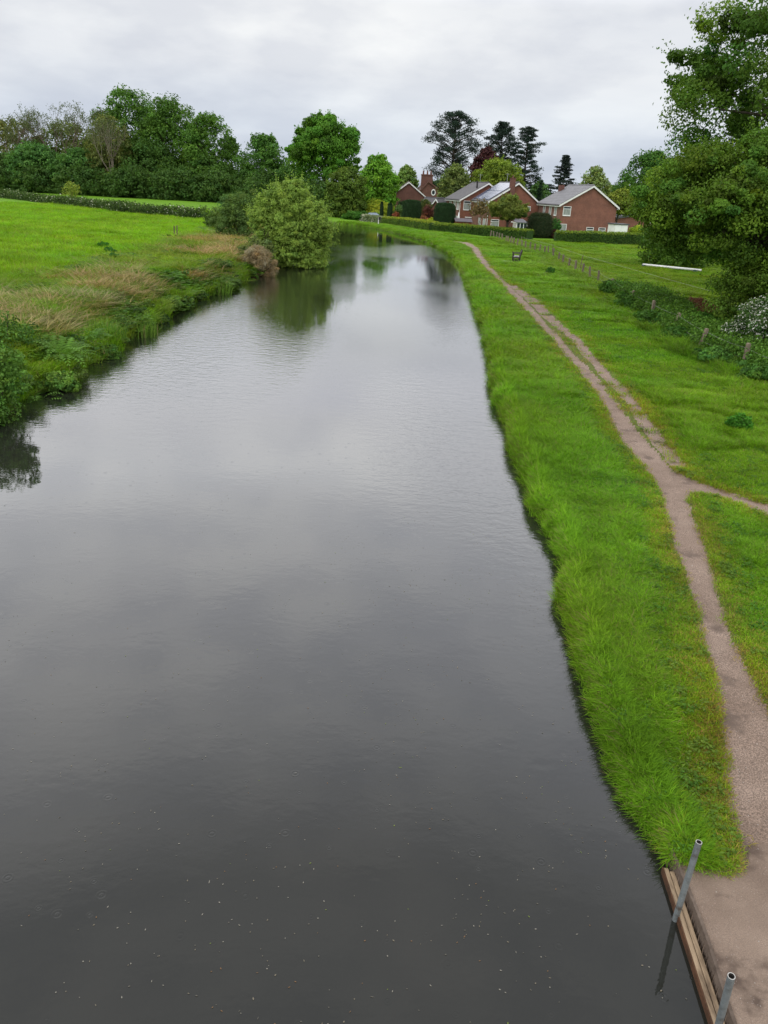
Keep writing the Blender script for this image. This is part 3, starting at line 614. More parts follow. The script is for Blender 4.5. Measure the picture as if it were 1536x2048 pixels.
# middle
def undergrowth(label, px0, px1, pt, D, colr, n, group=None):
    tree('bush', label, px0, px1, pt, D, colr, n, cb=.0, group=group, cat='bushes', nl=4, nb=5, trunk=.1)
for i, (a, b_, pt, D, lb_) in enumerate(((-90, 40, 330, 190, 'dark undergrowth bush at the left edge foot of the wood'), (20, 130, 332, 189, 'dark undergrowth bush below the first mid green bush tree'), (105, 240, 334, 186, 'dark undergrowth bush around the foot of the pale trunk'), (200, 330, 336, 184, 'dark undergrowth bush under the tallest tree of the wood'), (290, 410, 338, 182, 'dark undergrowth bush under the flat topped tree of the wood'), (370, 490, 345, 180, 'dark undergrowth bush at the right foot of the wood'), (460, 600, 345, 175, 'dark undergrowth bush behind the big willow'), (560, 690, 362, 160, 'dark undergrowth bush at the foot of the big domed tree'))):
    undergrowth(lb_, a, b_, pt, D, (.034, .075, .018), 7000, WG)
for a, b_, pt, D, lb_ in ((1290, 1420, 350, 150, 'dark distant tree seen beneath the left side of the field maple'), (1400, 1560, 340, 140, 'dark distant tree behind the field maple at the right edge'), (1530, 1760, 330, 130, 'dark distant tree beyond the right edge behind the field maple')): undergrowth(lb_, a, b_, pt, D, (.04, .09, .018), 8000)
tree('deciduous_tree', 'round dark green tree standing between the wood and the big maple', 468, 582, 270, 188, (.040, .100, .020), 15000, cb=.1)
tree('big_maple_tree', 'biggest free standing tree with a high domed crown and dark trunk by the canal bend', 572, 732, 228, 168, (.052, .135, .018), 24000, cb=.20, nb=9, var=.28, yel=.1, trunk=.55, rc=.2, K=170)
tree('deciduous_tree', 'low dark tree filling the gap at the left foot of the big domed tree', 530, 640, 330, 176, (.040, .098, .020), 8000, cb=.0)
tree('deciduous_tree', 'bright green egg shaped tree left of the brick gable with white edging', 716, 800, 314, 158, (.080, .190, .022), 16000, cb=.16, var=.16)
tree('bushy_tree', 'dull green spreading tree below the right side of the big domed tree', 650, 738, 336, 148, (.060, .105, .020), 14000, cb=.02, var=.2)
tree('pale_tree', 'small pale green treetop behind the roof with chimneys', 792, 838, 332, 196, (.10, .17, .05), 4500, cb=.2)
tree('pale_tree', 'grey green feathery tree in front of the tallest pine', 880, 950, 332, 158, (.080, .115, .040), 12000, cb=.05, var=.25)
tree('deciduous_tree', 'wide yellow green domed tree behind the house with solar panels', 938, 1060, 320, 160, (.085, .130, .018), 17000, cb=.1, var=.18, shape=1)
tree('copper_beech', 'dark purple copper beech between the two groups of pines', 944, 1008, 294, 186, (.035, .014, .018), 8000, cb=.2, var=.2, yel=.03)
tree('pale_tree', 'domed pale grey green tree with visible limbs behind the right hand house roof', 1160, 1230, 336, 180, (.11, .16, .06), 7000, cb=.15, bark=PALE, var=.2)
tree('deciduous_tree', 'dark green tree in the distance left of the large field maple', 1236, 1384, 306, 165, (.034, .088, .016), 22000, cb=.05, var=.26)
tree('ornamental_tree', 'yellowish layered tree overhanging the right end of the largest brick gable', 1214, 1272, 380, 127, (.10, .14, .025), 8000, cb=.42, var=.2)
# pines and cedar
def conifer(name, label, px0, px1, pt, D, colr, pads, n, cb, env, droop=0., flat=.45, nee=.5, group=None, rp=.17, lean=0):
    a = W(px0, pt, D); b = W(px1, pt, D); x = (a.x+b.x)/2; Rr = (b.x-a.x)/2; z0 = ground_z(x, D); Ht = W((px0+px1)/2, pt, D).z-z0
    o = empty(name, (x, D, z0), 0, label, 'tree', group); r = random.Random(int(px0)); mb = MB()
    tr = [Vector((lean*Rr*f*f, 0, Ht*f*.97-.2*(f == 0))) for f in (0, .2, .4, .6, .8, 1)]; mb.tube(tr, [Ht*.02*(1-.85*f) for f in (0, .2, .4, .6, .8, 1)], 8)
    P = []; Nn = []; T = []; pads = int(pads*1.1); n = int(n*1.35); rp *= 1.12; per = n//pads
    for i in range(pads):
        f = cb+(1-cb)*((i+.5)/pads)**.9; e = env(f)*Rr*(r.uniform(.35, 1.08) if r.random() < .8 else r.uniform(1.0, 1.3)); th = i*2.4+r.uniform(-.5, .5); zz = Ht*min(f, .985)
        c = Vector((math.cos(th)*e+lean*Rr*f*f, math.sin(th)*e, zz-droop*e)); s = Vector((lean*Rr*f*f, 0, zz-e*.25-.1))
        mb.tube([s, s.lerp(c, .5)+Vector((0, 0, e*.05)), c], [Ht*.005*(1.5-f)+.02, Ht*.004*(1.5-f)+.015, .02], 4, False)
        pr = Rr*rp*r.uniform(.7, 1.35)*(1.25-.45*f); q = sphere(per)*rng.uniform(.1, 1, (per, 1))**.4; q[:, 2] *= flat
        if e > .4: q[:, :2] += np.array([math.cos(th), math.sin(th)])*rng.uniform(-1.4, .3, (per, 1))*.9
        P.append(np.array(c)+q*pr); Nn.append(rng.normal(size=(per, 3))*.8+[0, 0, .5]); T.append(tints(per, np.array(colr)*r.uniform(.7, 1.35), .15, .05))
    mb.build('trunk', BARK, o, smooth=True); P = np.concatenate(P); P = P[:]; put_crown('crown', [leaves(P, np.concatenate(Nn), nee, .34, np.concatenate(T))], o); return o
pe = lambda f: (math.sin(min(1, max(0, (f-.10))/.9)*math.pi*.62+.35)**.8)*(1.0 if f < .8 else 1-(f-.8)*2.6)
PC = (.026, .046, .034)
PG = 'tall dark pines behind the houses'
conifer('pine_tree', 'tallest dark pine, standing alone left of the copper beech', 862, 964, 226, 196, PC, 115, 14000, .22, pe, -.12, .55, .46, PG, .19)
conifer('pine_tree', 'dark pine in the middle, directly above the copper beech', 974, 1040, 246, 198, PC, 70, 9000, .38, pe, -.15, .55, .46, PG, .24)
conifer('pine_tree', 'right hand dark pine with long drooping side branches', 1024, 1094, 252, 194, PC, 85, 9500, .18, lambda f: max(.1, 1.05-.35*f)*(1.0 if f < .85 else .55), .12, .40, .46, PG, .21)
conifer('cedar_tree', 'blue grey cedar with drooping tiers behind the roof of the right hand house', 1100, 1166, 310, 168, (.028, .042, .036), 75, 8500, .2, lambda f: min(1., (1-f)*2.3)+.04, .12, .30, .40, None, .2)
conifer('fir_tree', 'small pointed fir between the drooping pine and the cedar', 1070, 1096, 360, 150, (.022, .048, .024), 40, 3000, .05, lambda f: max(.03, 1.0-.97*f), .15, .4, .3, None, .3)
tree('deciduous_tree', 'low green tree filling the gap between the two right hand houses', 1052, 1112, 366, 160, (.04, .09, .03), 6000, cb=.0)
tree('deciduous_tree', 'dark green tree at the foot of the tallest pine', 846, 905, 362, 190, (.03, .06, .03), 6000, cb=.0)
tree('deciduous_tree', 'dark tree on the skyline between the cedar and the dark tree by the maple', 1195, 1260, 372, 200, (.03, .07, .02), 5000, cb=.0)

# ------------------------------------------------------------------ shrubs
def shrub(name, label, px0, px1, pt, pb, color, n, D=None, leaf=None, cat='shrub', group=None, z=.3, var=.22, yel=.1, ry=1., m=None, core=True, asp=.55, rc=.3, white=0, nb=6, gz=None):
    """pb: pixel row of its foot; or D given"""
    c = (px0+px1)/2
    if D is None: D = G(c, pb, z)[1]
    a = W(px0, pt, D); b = W(px1, pt, D); x = (a.x+b.x)/2; Rr = (b.x-a.x)/2; z0 = ground_z(x, D) if gz is None else gz; Ht = max(W(c, pt, D).z-z0, .45)
    o = empty(name, (x, D, z0), 0, label, cat, group); leaf = leaf or max(.06, D*.0019); color = tuple(np.array(color)*[1.35, 1.4, 1.1])
    r = np.random.default_rng(int(px0*3+pt)); rr = random.Random(int(px0*3+pt)); blobs = [(np.array([0, 0, Ht*.40]), (Rr*.72, Rr*.72*ry, Ht*.5))]
    for i in range(nb):
        th = i*6.283/nb+rr.uniform(-.4, .4); s = rr.uniform(.2, .5); blobs.append((np.array([math.cos(th)*Rr*(1.05-s), math.sin(th)*Rr*(1.05-s)*ry, Ht*rr.uniform(.15, .62)]), (Rr*s, Rr*s*ry, Ht*rr.uniform(.26, .38))))
    (v, q, t_), cl = crown(blobs, n, leaf, color, var, yel, zmin=-.05, r=r, asp=asp, rc=rc, fill=.3)
    if white:
        k = r.random(len(t_)//4) < white*np.repeat(np.clip(.2+.8*r.random(len(t_)//16+1), 0, 1), 4)[:len(t_)//4]; t_[np.repeat(k, 4)] = (.62, .62, .58, 1)
    mb = MB()
    for cpt in cl[::max(1, len(cl)//12)]: mb.tube([(rr.uniform(-.1, .1)*Rr, rr.uniform(-.1, .1)*Rr, -.1), Vector(cpt)*.5, Vector(cpt)], [.035+Ht*.008, .025+Ht*.004, .01], 5, False)
    mb.build('stems', BARK, o); put_crown('foliage', [(v, q, t_)], o, m); return o
LG = None
# big willow leaning out over the canal from the left bank
tree('willow_bush', 'big rounded yellow green willow overhanging the water on the left bank', 492, 670, 362, 57.5, (.135, .215, .045), 100000, leaf=.17, cb=.0, nb=10, var=.13, yel=.06, trunk=.16, dxc=-2.2, gz=.02, asp=.36, rc=.085, K=1100, nl=26, ry=.9, fill=.36, shoots=900, cat='willow')
shrub('willow_bush', 'smaller grey green bush on the left bank beside the big willow', 432, 520, 372, 455, (.085, .140, .045), 15000, D=68, leaf=.17, asp=.4, cat='bush')
shrub('bush', 'low pale green bush at the end of the meadow hedge', 405, 462, 408, 462, (.085, .135, .040), 5000, D=78, leaf=.16)
shrub('sapling', 'small yellow green sapling standing alone in the meadow hedge', 122, 158, 360, 392, (.20, .24, .05), 1100, D=150, leaf=.28, cat='sapling', nb=4, ry=.8)
# garden planting on the far bank
shrub('shrub', 'low rounded dark green shrub at the left end of the garden hedges', 684, 734, 422, 443, (.045, .115, .020), 6000, D=140)
shrub('shrub', 'bright yellow shrub left of the slim clipped columns', 718, 792, 397, 436, (.23, .27, .030), 8000, D=150, var=.15)
shrub('shrub', 'small yellow shrub between the two big clipped yews', 850, 874, 434, 448, (.25, .28, .02), 2500, D=126, var=.12)
shrub('red_acer', 'dull red acer between the two big clipped yews', 840, 870, 408, 440, (.085, .03, .026), 4500, D=133, cat='shrub', var=.3)
shrub('shrub', 'salmon pink young leaved shrub just right of the first clipped yew', 838, 858, 428, 444, (.22, .09, .055), 2200, D=127)
shrub('shrub', 'red flowering low shrub behind the variegated hedge', 782, 802, 422, 437, (.17, .05, .03), 2000, D=135)
shrub('shrub', 'pale green shrub between the slim column and the first clipped yew', 786, 812, 408, 438, (.07, .12, .04), 3500, D=137)
shrub('shrub', 'dark narrow conifer shrub against the small white edged gable', 792, 812, 397, 432, (.022, .045, .018), 3500, D=145)
shrub('shrub', 'mixed green shrub right of the downpipe between the gable and the dark outbuilding', 842, 866, 396, 428, (.07, .085, .025), 3500, D=143)
shrub('shrub', 'glossy green shrub right of the dark yew in front of the large brick gable', 1098, 1124, 434, 472, (.045, .125, .030), 4500, D=109)
shrub('shrub', 'low purple brown shrub in the hedge below the glossy green shrub', 1094, 1128, 458, 480, (.045, .018, .018), 4500, D=106.5)
shrub('shrub', 'lime green low planting right of the white outbuilding', 1252, 1310, 448, 476, (.19, .25, .02), 5000, D=114)
shrub('shrub', 'small round dark bush behind the lime green planting', 1266, 1292, 446, 470, (.045, .09, .02), 2600, D=118)
# fruit trees in front of the hedge
tree('apple_tree', 'round olive green fruit tree growing over the hedge before the houses', 978, 1062, 391, 104, (.085, .115, .028), 17000, leaf=.17, cb=.34, var=.22, yel=.12, nl=16, K=90, trunk=.17)
bare_tree('small twisted brown tree left of the olive green fruit tree', 962, 36, 408, 113, 0, None, (.16, .12, .05), 700, None)

# ------------------------------------------------------------------ clipped yews and hedges
CORE = noisy('clipped_shade_core', [(.010, .022, .008), (.022, .045, .014)], 9, .95, 0)  # dark fill inside clipped yews, inner shade put into its colour
CORE2 = noisy('hedge_shade_core', [(.020, .045, .010), (.040, .085, .018)], 5, .95, 0)  # darker green fill for hedges, coloured as the shade between leaves
def topiary(label, px0, px1, pt, D, color, n, e=6., taper=.06, name='clipped_yew', cat='topiary', jit=.05, group=None, leaf=.13, H0=None):
    a = W(px0, pt, D); b = W(px1, pt, D); x = (a.x+b.x)/2; Rr = (b.x-a.x)/2; z0 = ground_z(x, D); Ht = W((px0+px1)/2, pt, D).z-z0
    o = empty(name, (x, D, z0), 0, label, cat, group); prof = lambda f: Rr*(1-np.abs(2*f-1)**e)**(1/e)*(1-taper*(np.abs(f-.35)*2))
    f = rng.random(n); kk = rng.random(n) < .25; th = rng.uniform(0, 6.283, n); r = prof(np.clip(f, .004, .996)); tp = rng.random(n)**.5
    z = f*Ht; r = np.where(kk, prof(np.full(n, .97))*tp*1.05, r); z = np.where(kk, Ht*(1-.035*(tp**4)), z)
    lump = 1+.05*(vn(th*2+30, z*1.2+10, 1.)-.5); P = np.stack([np.cos(th)*r*lump, np.sin(th)*r*lump, z], 1)+rng.normal(0, jit, (n, 3))
    Nn = np.stack([np.cos(th)*~kk, np.sin(th)*~kk, np.where(kk, 1, .2)], 1)+rng.normal(0, .6, (n, 3)); put_crown('foliage', [leaves(P, Nn, leaf, .6, tints(n, color, .2, .06))], o)
    mb = MB(); fs = np.linspace(.004, .985, 12); mb.tube([(0, 0, q*Ht) for q in fs], [float(prof(q))*.93 for q in fs], 18); mb.build('branches', CORE, o, smooth=True); return o  # one closed solid painted dark for the shaded inside, not modelled twigs
YW = (.020, .052, .016)
topiary('big drum shaped clipped yew, the left one of the pair', 806, 844, 401, 128, YW, 9000, group=None)
topiary('big drum shaped clipped yew, the right one of the pair, next to the brown shed', 869, 913, 407, 121, YW, 9000)
topiary('taller slim clipped column behind the variegated hedge', 760, 768, 404, 138, (.014, .034, .014), 1800, 5, .2, leaf=.12, jit=.03)
topiary('shorter slim clipped column just right of the taller one', 775, 786, 407, 136, (.018, .045, .016), 1800, 5, .05, leaf=.12, jit=.03)
topiary('dark brownish green clipped bush at the foot of the largest brick gable', 1056, 1108, 429, 106.5, (.034, .046, .018), 9000, 5, .1, jit=.12, cat='bush', name='yew_bush')
def hedge(label, P, tops, wdt, color, per, leaf=.17, jit=.06, var=.16, core=True, topc=None, rough=0, white=0, name='hedge', lump=.3, zc=None):
    """P: world xy points at the foot, tops: absolute z of the top at each point"""
    P = np.array(P, float); seg = np.diff(P, axis=0); L = np.hypot(seg[:, 0], seg[:, 1]); cum = np.r_[0, np.cumsum(L)]; n = int(cum[-1]*per)
    gz = np.array([ground_z(*p) for p in P])-.05; o = empty(name, (P[0, 0], P[0, 1], gz[0]), 0, label, 'hedge'); o0 = np.array([P[0, 0], P[0, 1], gz[0]])
    s = rng.random(n)*cum[-1]; ix = lambda a: np.interp(s, cum, a); x, y, zt, zb = ix(P[:, 0]), ix(P[:, 1]), ix(tops), ix(gz)
    k = np.clip(np.searchsorted(cum, s)-1, 0, len(seg)-1); T = seg[k]/L[k][:, None]; Nm = np.stack([T[:, 1], -T[:, 0]], 1)
    hh = (zt-zb)*(1+lump*.35*(fbm(s, s*0+5, 2.2, 9)-.5)+rough*(fbm(s, s*0+5, 6, 9)-.5)); u = rng.random(n)*(2*1.5+wdt/1.0); side = np.where(u < 1.5, 1, np.where(u < 3, -1, 0)); v = rng.random(n)
    off = np.where(side != 0, side*wdt/2*(1-.12*v), (v-.5)*wdt*.95); z = np.where(side != 0, v*hh, hh*(1-.06*np.abs(v*2-1)**3))
    off = off*(1+lump*(fbm(s, z, 1.1, 33)-.5)); Q = np.stack([x+Nm[:, 0]*off, y+Nm[:, 1]*off, zb+z], 1)+rng.normal(0, jit, (n, 3))-o0
    Nn = np.stack([Nm[:, 0]*side, Nm[:, 1]*side, np.where(side == 0, 1., .25)], 1)+rng.normal(0, .6, (n, 3)); tt = tints(n, color, var, .08)
    cl = (fbm(s, z+20, .9, 51)-.5)*.7+1; tt[:, :3] *= cl[:, None]
    if topc is not None: kk = (z > hh-.22) & (rng.random(n) < .8); tt[kk] = tints(int(kk.sum()), topc, .12, .06)
    if white: kk = rng.random(n) < white*sst(.4, .6, fbm(s, z, 1.6, 71)); tt[kk] = (.55, .56, .46, 1)
    put_crown('foliage', [leaves(Q, Nn, leaf, .6, tt)], o)
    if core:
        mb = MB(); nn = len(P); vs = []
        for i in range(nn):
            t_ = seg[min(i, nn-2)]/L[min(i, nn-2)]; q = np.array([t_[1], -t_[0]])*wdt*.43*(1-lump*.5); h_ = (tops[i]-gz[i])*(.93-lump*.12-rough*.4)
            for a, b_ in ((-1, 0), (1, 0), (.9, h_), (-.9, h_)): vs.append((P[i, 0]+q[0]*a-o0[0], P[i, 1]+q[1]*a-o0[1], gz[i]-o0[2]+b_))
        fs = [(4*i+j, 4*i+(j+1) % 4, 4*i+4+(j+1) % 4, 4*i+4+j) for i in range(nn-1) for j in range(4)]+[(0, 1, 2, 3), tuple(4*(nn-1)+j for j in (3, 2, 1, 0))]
        mb.add(vs, fs); mb.build('branches', CORE2, o)  # solid box sweep, its dark colour stands for shade within the hedge
    return o
def hline(pts, z=.1):
    """(px, foot row, top row) -> world points and top heights"""
    P = [G(x, yb, z) for x, yb, yt in pts]; tops = [W(x, yt, p[1]).z for (x, yb, yt), p in zip(pts, P)]; return P, tops
P, T_ = hline([(728, 443, 429), (745, 445, 431), (772, 449, 434)]); hedge('cream variegated hedge left of the slim clipped columns', P, T_, 1.6, (.20, .24, .12), 420, white=.75, lump=.5)
P, T_ = hline([(772.5, 449, 434), (820, 457, 437), (868, 466, 444.5)]); hedge('clipped hedge with golden green top running left to the variegated one', P, T_, 1.7, (.11, .19, .025), 420, topc=(.27, .32, .03), lump=.45)
P, T_ = hline([(871, 466, 446), (930, 472, 449.5), (1000, 478, 455), (1058, 484, 460)]); hedge('long clipped dark green hedge with a lighter top below the two middle houses', P, T_, 1.7, (.060, .125, .018), 520, topc=(.19, .27, .03))
P, T_ = hline([(1108, 487, 462.5), (1180, 490.5, 463.5), (1290, 495, 467.5), (1500, 504, 476)]); hedge('long hedge along the back of the paddock below the largest brick gable', P, T_, 1.7, (.062, .125, .02), 520, topc=(.18, .26, .03), lump=.35)
P = [G(x, y, .7) for x, y in ((-220, 378), (0, 398), (110, 413), (208, 427), (300, 438), (407, 447))]; T_ = [W(x, y, p[1]).z for (x, y), p in zip(((-220, 362), (0, 381), (110, 395), (208, 405), (300, 413), (425, 421)), P)]
hedge('low irregular hawthorn hedge with pale blossom along the far side of the left meadow', P, T_, 1.7, (.060, .105, .024), 330, leaf=.24, jit=.16, var=.3, lump=.8, rough=.35, white=.07)

# ------------------------------------------------------------------ houses
def brick(name, c0, c1, mortar, sc=1.):
    m = bpy.data.materials.new(name); m.use_nodes = True; t = m.node_tree; b = t.nodes['Principled BSDF']; c = t.nodes.new('ShaderNodeTexCoord')
    mp = t.nodes.new('ShaderNodeMapping'); mp.inputs['Rotation'].default_value = (R(90), 0, 0); t.links.new(c.outputs['Object'], mp.inputs[0])
    br = t.nodes.new('ShaderNodeTexBrick'); br.inputs['Scale'].default_value = 4.4; br.inputs['Mortar Size'].default_value = .018; br.inputs['Color1'].default_value = (*c0, 1); br.inputs['Color2'].default_value = (*c1, 1); br.inputs['Mortar'].default_value = (*mortar, 1)
    t.links.new(mp.outputs[0], br.inputs['Vector']); n_, _ = noise_ramp(t, c.outputs['Object'], .9, (.78, .78, .80), (1.18, 1.12, 1.1), .35, .65, 7, .7)
    t.links.new(vm('MULTIPLY', br.outputs['Color'], n_, t), b.inputs['Base Color']); b.inputs['Roughness'].default_value = .9; b.inputs['Specular IOR Level'].default_value = .15; return m
BR1 = brick('red_brick', (.185, .080, .058), (.23, .105, .075), (.18, .12, .10)); BR2 = brick('orange_brick', (.175, .070, .046), (.22, .09, .06), (.17, .11, .09)); BR3 = brick('old_brick', (.12, .055, .045), (.165, .080, .060), (.13, .09, .08))
def tiles(name, c0, c1):
    m = noisy(name, [c0, c1], 1.6, .62, 0, spec=.35); t = m.node_tree; b = t.nodes['Principled BSDF']; c = t.nodes.new('ShaderNodeTexCoord'); s = t.nodes.new('ShaderNodeSeparateXYZ'); t.links.new(c.outputs['Object'], s.inputs[0])
    f = mth(t, 'FRACT', mth(t, 'MULTIPLY', s.outputs['Z'], 4.6)); k = mth(t, 'LESS_THAN', f, .2); src = b.inputs['Base Color'].links[0].from_socket
    t.links.new(mixc(t, mth(t, 'MULTIPLY', k, .55), src, (.035, .035, .038)), b.inputs['Base Color']); bp = t.nodes.new('ShaderNodeBump'); bp.inputs['Distance'].default_value = .03; t.links.new(f, bp.inputs['Height']); t.links.new(bp.outputs[0], b.inputs['Normal']); return m
TG = tiles('grey_tiles', (.135, .135, .142), (.19, .19, .20)); TD = tiles('dark_tiles', (.060, .058, .062), (.090, .086, .088)); TB = tiles('brown_tiles', (.085, .055, .045), (.13, .085, .07))
WH = noisy('white_paint', [(.66, .66, .64), (.78, .78, .77)], 2, .5, 0); WU = noisy('white_upvc', [(.70, .71, .71), (.80, .80, .80)], 1.5, .35, 0)
GLS = mat('window_glass', (.03, .04, .045), .08, .6); CUR = noisy('curtain', [(.16, .18, .17), (.34, .36, .34)], 2.5, .8, 0, stretch=(6, 6, .4)); LEAD = mat('lead', (.07, .07, .08), .5, .4)
SOL = mat('solar_cell', (.09, .12, .20), .12, .9); ALU = mat('aluminium', (.5, .5, .52), .35, .5, 1); DK = noisy('black_gutter', [(.02, .02, .02), (.035, .035, .035)], 3, .4, 0)
def window(par, face, u, z, wd, ht, Wd=0, mull=1, top=.28, net=True, bars=0, arch=False):
    """u, z: lower left corner on the face; frame ring, mullions, glass and net curtain"""
    mb = MB(); gl = MB(); cu = MB(); t = .065
    def bx(m, a, b_, c, d_, y0, y1):
        if face == 'g': m.box(a, b_, y0, y1, c, d_)
        elif face == 'f': m.box(y0, y1, a, b_, c, d_)
        else: m.box(Wd-y1, Wd-y0, a, b_, c, d_)
    bx(mb, u, u+wd, z-.07, z+t, -.09, .04); bx(mb, u, u+wd, z+ht-t, z+ht, -.05, .04); bx(mb, u, u+t, z+t, z+ht-t, -.05, .04); bx(mb, u+wd-t, u+wd, z+t, z+ht-t, -.05, .04)
    for i in range(1, mull): a = u+wd*i/mull; bx(mb, a-.03, a+.03, z+t, z+ht-t, -.045, .03)
    if top: q = z+ht*(1-top); bx(mb, u+t, u+wd-t, q-.03, q+.03, -.047, .03)
    for i in range(1, bars+1): q = z+ht*i/(bars+1); bx(mb, u+t, u+wd-t, q-.02, q+.02, -.043, .03)
    o = mb.build('window', WU, par); bx(gl, u+t, u+wd-t, z+t, z+ht-t, -.012, .006); gl.build('pane', GLS, o)
    if net: bx(cu, u+t*1.3, u+wd*(.98)-t, z+t, z+ht*(1-top)*.94, -.018, -.0125); cu.build('curtain', CUR, o)
    return o
def house(label, px, pe, D, az, Wd, Ln, rise, wallm, roofm, apex=.5, z0=None, name='brick_house', ov=.32, barge=WH, lowR=0, gut=True, cat='house'):
    P = W(px, pe, D); z0 = ground_z(P.x, P.y)-.15 if z0 is None else z0; he = P.z-z0; o = empty(name, (P.x, P.y, z0), az, label, cat); ax = Wd*apex; hr = he+rise
    heR = he-lowR; mb = MB(); vs = [(0, y, 0) if k == 0 else (Wd, y, 0) if k == 1 else (Wd, y, heR) if k == 2 else (ax, y, hr) if k == 3 else (0, y, he) for y in (0, Ln) for k in range(5)]
    mb.add(vs, [(0, 1, 2, 3, 4), (9, 8, 7, 6, 5), (0, 5, 6, 1), (1, 6, 7, 2), (2, 7, 8, 3), (3, 8, 9, 4), (4, 9, 5, 0)]); mb.build('wall', wallm, o)
    rf = MB(); y0, y1 = -.26, Ln+.26; sl = rise/ax; sr = (hr-heR)/(Wd-ax); th = .17
    for sgn, s_, ex, base in ((-1, sl, -ov, he), (1, sr, Wd+ov, heR)):
        ze = hr-s_*abs(ex-ax)+.02; zr = hr+.02; rf.add([(ex, y0, ze), (ax, y0, zr), (ax, y1, zr), (ex, y1, ze), (ex, y0, ze+th), (ax, y0, zr+th), (ax, y1, zr+th), (ex, y1, ze+th)], [(0, 1, 2, 3), (7, 6, 5, 4), (4, 5, 1, 0), (6, 7, 3, 2), (7, 4, 0, 3)])
    roof = rf.build('roof', roofm, o); rc = MB(); rc.tube([(ax, y0+.01, zr+th+.0), (ax, y1-.01, zr+th)], .09, 8); rc.build('ridge_tiles', roofm, roof)
    bg = MB(); zl = hr-sl*(ax+ov); zrr = hr-sr*(Wd+ov-ax)
    for (xa, za), (xb, zb) in (((-ov, zl), (ax, hr)), ((ax, hr), (Wd+ov, zrr))):
        bg.add([(xa, -.30, za-.13), (xb, -.30, zb-.13), (xb, -.30, zb+.12), (xa, -.30, za+.12), (xa, -.262, za-.13), (xb, -.262, zb-.13), (xb, -.262, zb+.12), (xa, -.262, za+.12)], [(0, 1, 2, 3), (7, 6, 5, 4), (3, 2, 6, 7), (0, 4, 5, 1), (0, 3, 7, 4), (1, 5, 6, 2)])
    bg.build('bargeboard', barge, roof)
    if gut:
        for xx, zz in ((-ov, zl), (Wd+ov, zrr)):
            s_ = -1 if xx < 0 else 1; g = MB(); g.box(min(xx, xx-s_*.03), max(xx, xx-s_*.03), -.24, Ln+.2, zz-.14, zz+.04); g.build('fascia', WH, roof); g = MB(); g.tube([(xx+s_*.06, -.24, zz+.06), (xx+s_*.06, Ln+.2, zz+.06)], .055, 8); g.build('gutter', DK, roof)
            s2 = MB(); s2.box(min(xx-s_*.03, xx-s_*(ov-.01)), max(xx-s_*.03, xx-s_*(ov-.01)), -.24, Ln+.2, zz-.13, zz-.10); s2.build('soffit', WH, roof)
    return o, roof, he, hr, ax, sl
# the largest brick gable on the right
h3, rf3, he, hr, ax, sl = house('two storey brick house with the largest blank gable facing the paddock and grey tiled roof', 1122, 409, 118, R(9), 8.4, 9.6, 2.55, BR1, TG, .53)
window(h3, 'g', .42, he-1.42, 1.15, 1.22); window(h3, 'g', -.0+.08, he-3.75, 1.15, 1.2, top=0); window(h3, 'g', 4.25, he-3.95, 1.10, 1.1); window(h3, 'g', 6.1, he-3.95, 1.05, 1.1)
for v in (1.4, 3.7, 6.4): window(h3, 'f', v, he-1.5, .95, 1.22, mull=1, top=0)
m = MB(); m.add([(-1.5, 4.4, he-2.5), (0, 4.4, he-1.95), (0, 9.4, he-1.95), (-1.5, 9.4, he-2.5), (-1.5, 4.4, he-2.65), (0, 4.4, he-2.65), (0, 9.4, he-2.65), (-1.5, 9.4, he-2.65)], [(0, 1, 2, 3), (7, 6, 5, 4), (0, 4, 5, 1), (3, 2, 6, 7), (0, 3, 7, 4)]); m.build('porch_roof', LEAD, h3)
m = MB(); m.box(2.7, 3.4, 8.7, 9.4, hr-2.2, hr+.1); c_ = m.build('chimney', BR3, rf3)
# house with solar panels
h2, rf2, he, hr, ax, sl = house('brick house with solar panels on its roof and a chimney breast up the gable', 979, 402, 127, R(10), 7.9, 9.6, 2.65, BR2, TD, .55)
m = MB(); m.box(3.0, 3.75, -.32, .30, 1.0, hr+.65); c_ = m.build('chimney', BR3, rf2); m = MB(); m.box(2.94, 3.81, -.38, .36, hr+.65, hr+.74); m.tube([(3.37, 0, hr+.7), (3.37, 0, hr+1.1)], .11, 8); m.build('chimney_pot', BR3, c_)
sn = Vector((-sl, 0, 1)).normalized()
for i in range(2):
    for j in range(6):
        a = .35+j*1.45; xs0 = -.05+i*2.1; f_ = lambda x: he+sl*x+.23
        m = MB(); x0, x1 = xs0, xs0+2.0; m.add([(x0, a, f_(x0)), (x1, a, f_(x1)), (x1, a+1.4, f_(x1)), (x0, a+1.4, f_(x0)), (x0, a, f_(x0)+.05), (x1, a, f_(x1)+.05), (x1, a+1.4, f_(x1)+.05), (x0, a+1.4, f_(x0)+.05)], [(0, 3, 2, 1), (4, 5, 6, 7), (0, 1, 5, 4), (1, 2, 6, 5), (2, 3, 7, 6), (3, 0, 4, 7)]); p_ = m.build('solar_panel', SOL, rf2)
        m = MB(); zz = .058
        for (xa, xb, ya, yb) in ((x0, x1, a, a+.04), (x0, x1, a+1.36, a+1.4)): m.add([(xa, ya, f_(xa)+zz), (xb, ya, f_(xb)+zz), (xb, yb, f_(xb)+zz), (xa, yb, f_(xa)+zz)], [(0, 1, 2, 3)])
        m.build('panel_frame', ALU, p_)
for v in (1.2, 3.4, 5.6): window(h2, 'f', v, he-1.5, .95, 1.25, top=0)
window(h2, 'g', 5.9, he-1.1, .75, .6, top=0); window(h2, 'g', .5, he-4.1, 1.3, 1.5, top=.2); 
for v in (1.2, 3.9): window(h2, 'f', v, he-4.3, 1.3, 1.7, mull=2, top=0)
